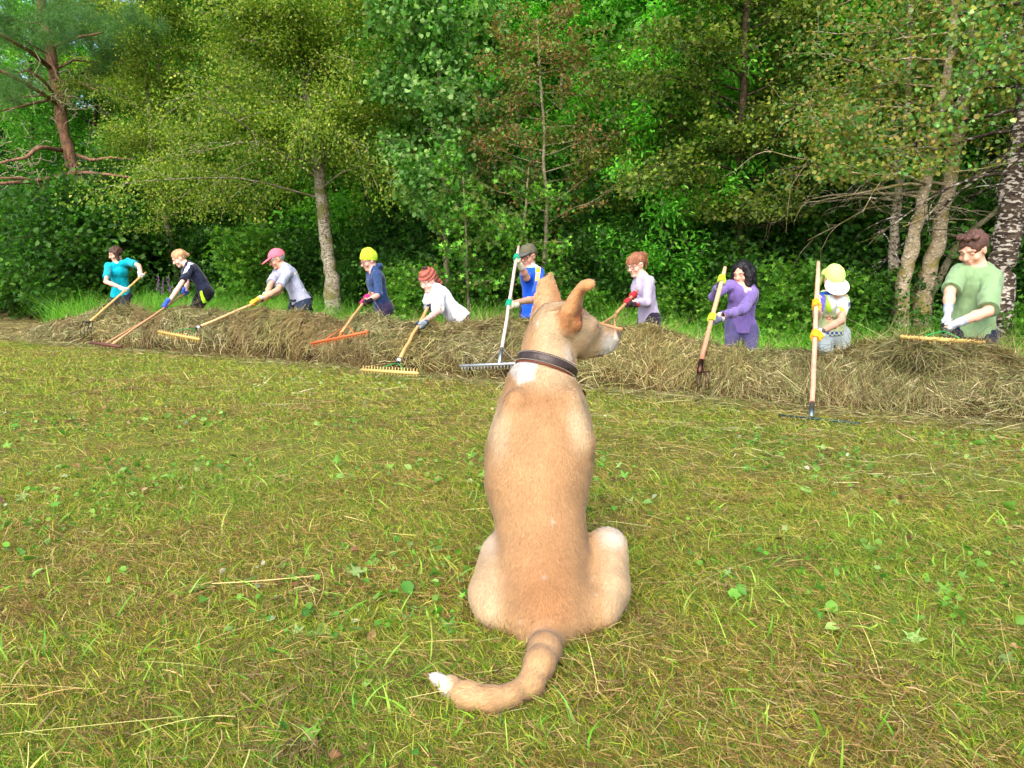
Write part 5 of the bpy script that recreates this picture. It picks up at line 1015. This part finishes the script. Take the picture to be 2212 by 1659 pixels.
person('man in a bright blue polo shirt, olive cap and glasses, holding a tall rake upright', 9.35, (1141, 553), (-.55, -.76, -.24), .27, (1147, 580), (1165, 591, -.10), (1134, 590, .06), (1159, 646), (1138, 600), (1105, 657), (1119.5, 557), (1152, 640), (1152, 674), (T6, B6),
       (212, 160, 136), (24, 84, 204), (26, 28, 34), ((226, 222, 186), (22, 150, 116), (230, 226, 190)), hat=('kepi', (98, 96, 78), lambda V, c, l: c, (86, 88, 84)), hair=('short', (96, 74, 58)), glasses=(40, 30, 28), female=False, sleeve=.85, sc=1.03, hem=.06, shirt_paint=polo, beard=.2, rh=.018, gflip=(1, -1))
# --- 7 woman in the lavender top
r_, T7, B7 = tool('hay_rake', 'wooden rake with a forked bow handle behind the dog muzzle, held in red gloves', (1377, 627, 8.2), (1332, 677, 7.85), .017, (176, 132, 92))
a, b = bar(r_, (1284, 697), (1344, 712), 7.55, 7.35, .018, (176, 130, 88), 9, .06, WOOD, tr=.006)
strut(r_, bend(B7, PD(1322, 688, 7.7), lerp(a, b, .22)), .012, (172, 128, 88), WOOD); strut(r_, bend(B7, PD(1328, 684, 7.7), lerp(a, b, .74)), .012, (172, 128, 88), WOOD)
person('woman with brown hair, fringe and glasses in a lavender long sleeved top', 8.45, (1374, 572), (-.74, -.60, -.30), .25, (1387, 595), (1401, 606, -.14), (1380, 604, .13), (1397, 654), (1376, 650), (1354, 652), (1368, 637), (1396, 655), (1402, 688), (T7, B7),
       (232, 184, 164), (172, 162, 188), (44, 42, 58), ((52, 40, 44), (170, 40, 52), (160, 50, 60)), hair=('tail', (140, 92, 66)), glasses=(70, 44, 40), sleeve=1.85, sc=.98, hem=.03, legs_fw=(-1, -.3, 0))
# --- 8 woman in purple
r_, T8, B8 = tool('hay_fork', 'thick handled digging fork with rusty curved tines in front of the woman in purple', (1566, 578, 7.45), (1514, 783, 6.75), .0215, (214, 178, 132), wood2=(176, 116, 92))
f8 = PD(1511, 806, 6.65); ferrule(r_, lerp(T8, B8, .98), f8, .023, (84, 56, 50), metal=1)
for k, (x0, y0, x1, y1) in enumerate([(1509, 812, 1506, 836), (1514, 812, 1516, 838), (1524, 806, 1524, 838), (1533, 806, 1531, 836)]):
    mb = MB(); mb.tube([f8, PD(x0, y0-4, 6.55), PD(x1, lerp(y0, y1, .5), 6.5), PD(x1, y1, 6.5)], [.008, .007, .006, .003], 6, sh(86, 60, 52)); mb.build('tine', STEEL, r_)
def purp(V, col, fr): return mixc(col, sh(134, 118, 178), .35*ss(.1, .5, noise(V, 7, 4)))
person('woman with long black hair in a purple top and trousers, holding a thick fork handle', 7.85, (1605, 590), (-.72, -.62, -.28), .242, (1607, 617), (1628, 631, -.10), (1577, 615, -.02), (1604, 671), (1543, 641), (1548, 690), (1559, 604), (1600, 672), (1603, 706), (T8, B8),
       (226, 172, 148), (112, 94, 158), (84, 80, 124), ((104, 108, 136), (176, 214, 50), (206, 200, 196)), hair=('long', (20, 17, 22)), sleeve=1.75, sc=.98, hem=.05, rh=.0215, brow=(30, 24, 24), shirt_paint=purp, extras=lambda fr: watch(fr, 0, (224, 210, 206), (14, 14, 18)), gflip=(1, -1), lip=(190, 90, 90))
# --- 9 cyclist jersey
r_, T9, B9 = tool('hay_rake', 'upright rake with a long pale pole, held in yellow gloves by the cyclist', (1768, 566.5, 6.95), (1754, 876, 5.66), .0195, (216, 168, 138), wood2=(196, 146, 122))
f9 = P(1752.5, 901, 5.46); ferrule(r_, lerp(T9, B9, .98), f9, .018, (120, 130, 136), metal=1); DB = 0; bar(r_, (1682, 896.5), (1858, 915), 5.52, 5.18, .008, (52, 84, 84), 22, .03, STEEL, tr=.003)
def jersey(V, col, fr):
    o, X, sp, fb = fr['nb'], A(1, 0, 0), fr['spine'], fr['fb']; x = (V-o)@X; z = (V-o)@sp; front = (V-o)@fb > -.02
    col = mixc(col, sh(166, 176, 128), front*ss(-.10, -.22, z)); col = mixc(col, sh(160, 206, 50), 1.*(np.abs(x-.085-.3*(z+.1)) < .026)*(z > -.22)); col = mixc(col, sh(164, 208, 60), (np.abs(x+.10+.3*(z+.08)) < .024)*(z > -.18)*1.)
    col = mixc(col, sh(24, 40, 110), front*(np.abs(x-.075+.10*np.sin((z+.1)*9)) < .012)*(z < -.12)); col = mixc(col, sh(24, 34, 80), front*(np.abs(x-.10+.14*np.sin((z+.12)*8)) < .008)*(z < -.16))
    pl = (z < -.36); col = mixc(col, sh(36, 58, 140), 1.*pl*((V[:, 0]*24 % 1 < .55) ^ ((z*22) % 1 < .4)))
    for i, (Sh, E, G) in enumerate(fr['arms']):
        e = unit(E-Sh); t = (V-Sh)@e; d = np.linalg.norm(V-Sh-np.clip(t, 0, .3)[:, None]*e, axis=1); on = (d < .085) & (t > .05) & (np.abs(x) > .11); col = mixc(col, sh(84, 74, 168), on*1.); sx = (V-Sh)@unit(np.cross(e, A(0, -1, 0))); col = mixc(col, sh(236, 238, 246), on*(np.abs(np.abs(sx)-.042) < .008)); col = mixc(col, sh(30, 66, 170), on*(np.abs(np.abs(sx)-.058) < .009))
    return mixc(col, sh(30, 70, 150), (np.abs(z-.005) < .016)*1.)
def cyc(fr):
    watch(fr, 0, (200, 200, 196), (60, 70, 80)); fb = unit(fr['fb']*A(1, 1, 0)); R = unit(np.cross(fb, (0, 0, 1))); R = R if R[0] > 0 else -R
    text_on(fr, 'MONASH', fr['shirt'], fr['nb']-fr['spine']*.235+R*-.02+fb*.1, R, A(0, 0, 1), .046, (30, 40, 50));
    Sh, E, G = fr['arms'][0]; e = unit(E-Sh); text_on(fr, 'TEAM MONASH', fr['shirt'], lerp(Sh, E, .42)+A(0, -.05, 0), e, unit(np.cross(A(0, -1, 0), e)), .034, (236, 238, 246))
    ax, q = fr['ax'], fr['q']; u = unit(ax[2]-ax[1]*.25); text_on(fr, 'VICSW', fr['hat'], q(0, .5, .30), (ax[0] if ax[0][0] > 0 else -ax[0]), unit(np.cross(unit(ax[1]+ax[2]*.3), -(ax[0] if ax[0][0] > 0 else -ax[0]))), .050, (30, 140, 120))
person('person in a white and blue cycling jersey and pale yellow sun hat', 7.45, (1802, 606), (-.14, -.80, -.58), .27, (1800, 634), (1821, 643, -.02), (1774, 641, -.02), (1817, 693), (1764, 683), (1764, 724), (1762, 657), (1796, 693), (1796, 722), (T9, B9),
       (214, 160, 134), (226, 230, 232), (150, 162, 166), ((232, 190, 50), (216, 164, 40), (232, 224, 206)), hat=('sun', (214, 240, 130), lambda V, c, l: c, (232, 240, 206)), sleeve=.72, sc=.98, hem=.0, rh=.0195, shirt_paint=jersey, extras=cyc, gflip=(1, -1), legs_fw=(0, -1, 0))
# --- 10 man in green
r_, T10, B10 = tool('hay_rake', 'lifted yellow rake with hay hanging under it, held by the man in green', (2049, 688, 6.95), (2041, 712, 6.02), .017, (206, 166, 120))
f10 = PD(2038, 716, 5.9); ferrule(r_, B10, f10, .02, (24, 26, 28)); ferrule(r_, lerp(T10, B10, .985), lerp(B10, f10, .3), .0195, (224, 226, 226), 'sticker')
a, b = bar(r_, (1945, 728), (2127, 740.5), 5.8, 5.7, .0155, (214, 176, 100), 21, .045, up=.012, tr=.004)
for t in (.25, .74): strut(r_, bend(f10, lerp(f10, lerp(a, b, t), .6)+A(0, 0, .02), lerp(a, b, t)), .0065, (48, 150, 74))
person('man with short brown hair in a sage green t-shirt, rightmost of the rakers', 6.7, (2103, 540), (-.80, -.46, -.38), .295, (2116, 580), (2144, 600, -.10), (2076, 588, .04), (2134, 673), (2052, 630), .80, .52, (2103, 672), (2097, 716), (T10, B10),
       (224, 170, 146), (124, 154, 112), (28, 36, 56), ((178, 184, 200), (24, 26, 34), (150, 158, 176)), hair=('short', (86, 58, 48)), female=False, sleeve=.92, sc=1.12, hem=.05, beard=.15, loose=.014, brow=(64, 42, 34))
# clump of hay lifted on that rake
n = 4500; t = rng.random(n); p = a[None]*(1-t[:, None])+b[None]*t[:, None]+A(0, .03, -.055)+A(.03, .06, .035)*rng.normal(size=(n, 3)); p[:, 2] -= .10*np.exp(-((t-.5)/.25)**2)*rng.random(n)
d = unitr(rng.normal(size=(n, 3))*A(1, .6, .35)+A(.1, 0, -.12)); o = ribbons('lifted_hay', p, d, .06+.20*rng.random(n)**2, .0016+.0014*rng.random(n), .3*rng.normal(size=(n, 3))+A(0, 0, -.3), unitr(np.cross(d, rng.normal(size=(n, 3)))), pick(HPAL, n, HW)*.85, HAYS, seg=3, taper=.6)
tag(o, 'clump of brown hay hanging from the lifted yellow rake of the man in green', 'hay', kind='stuff')

for o in bpy.data.objects:
    if '_o' in o: del o['_o']
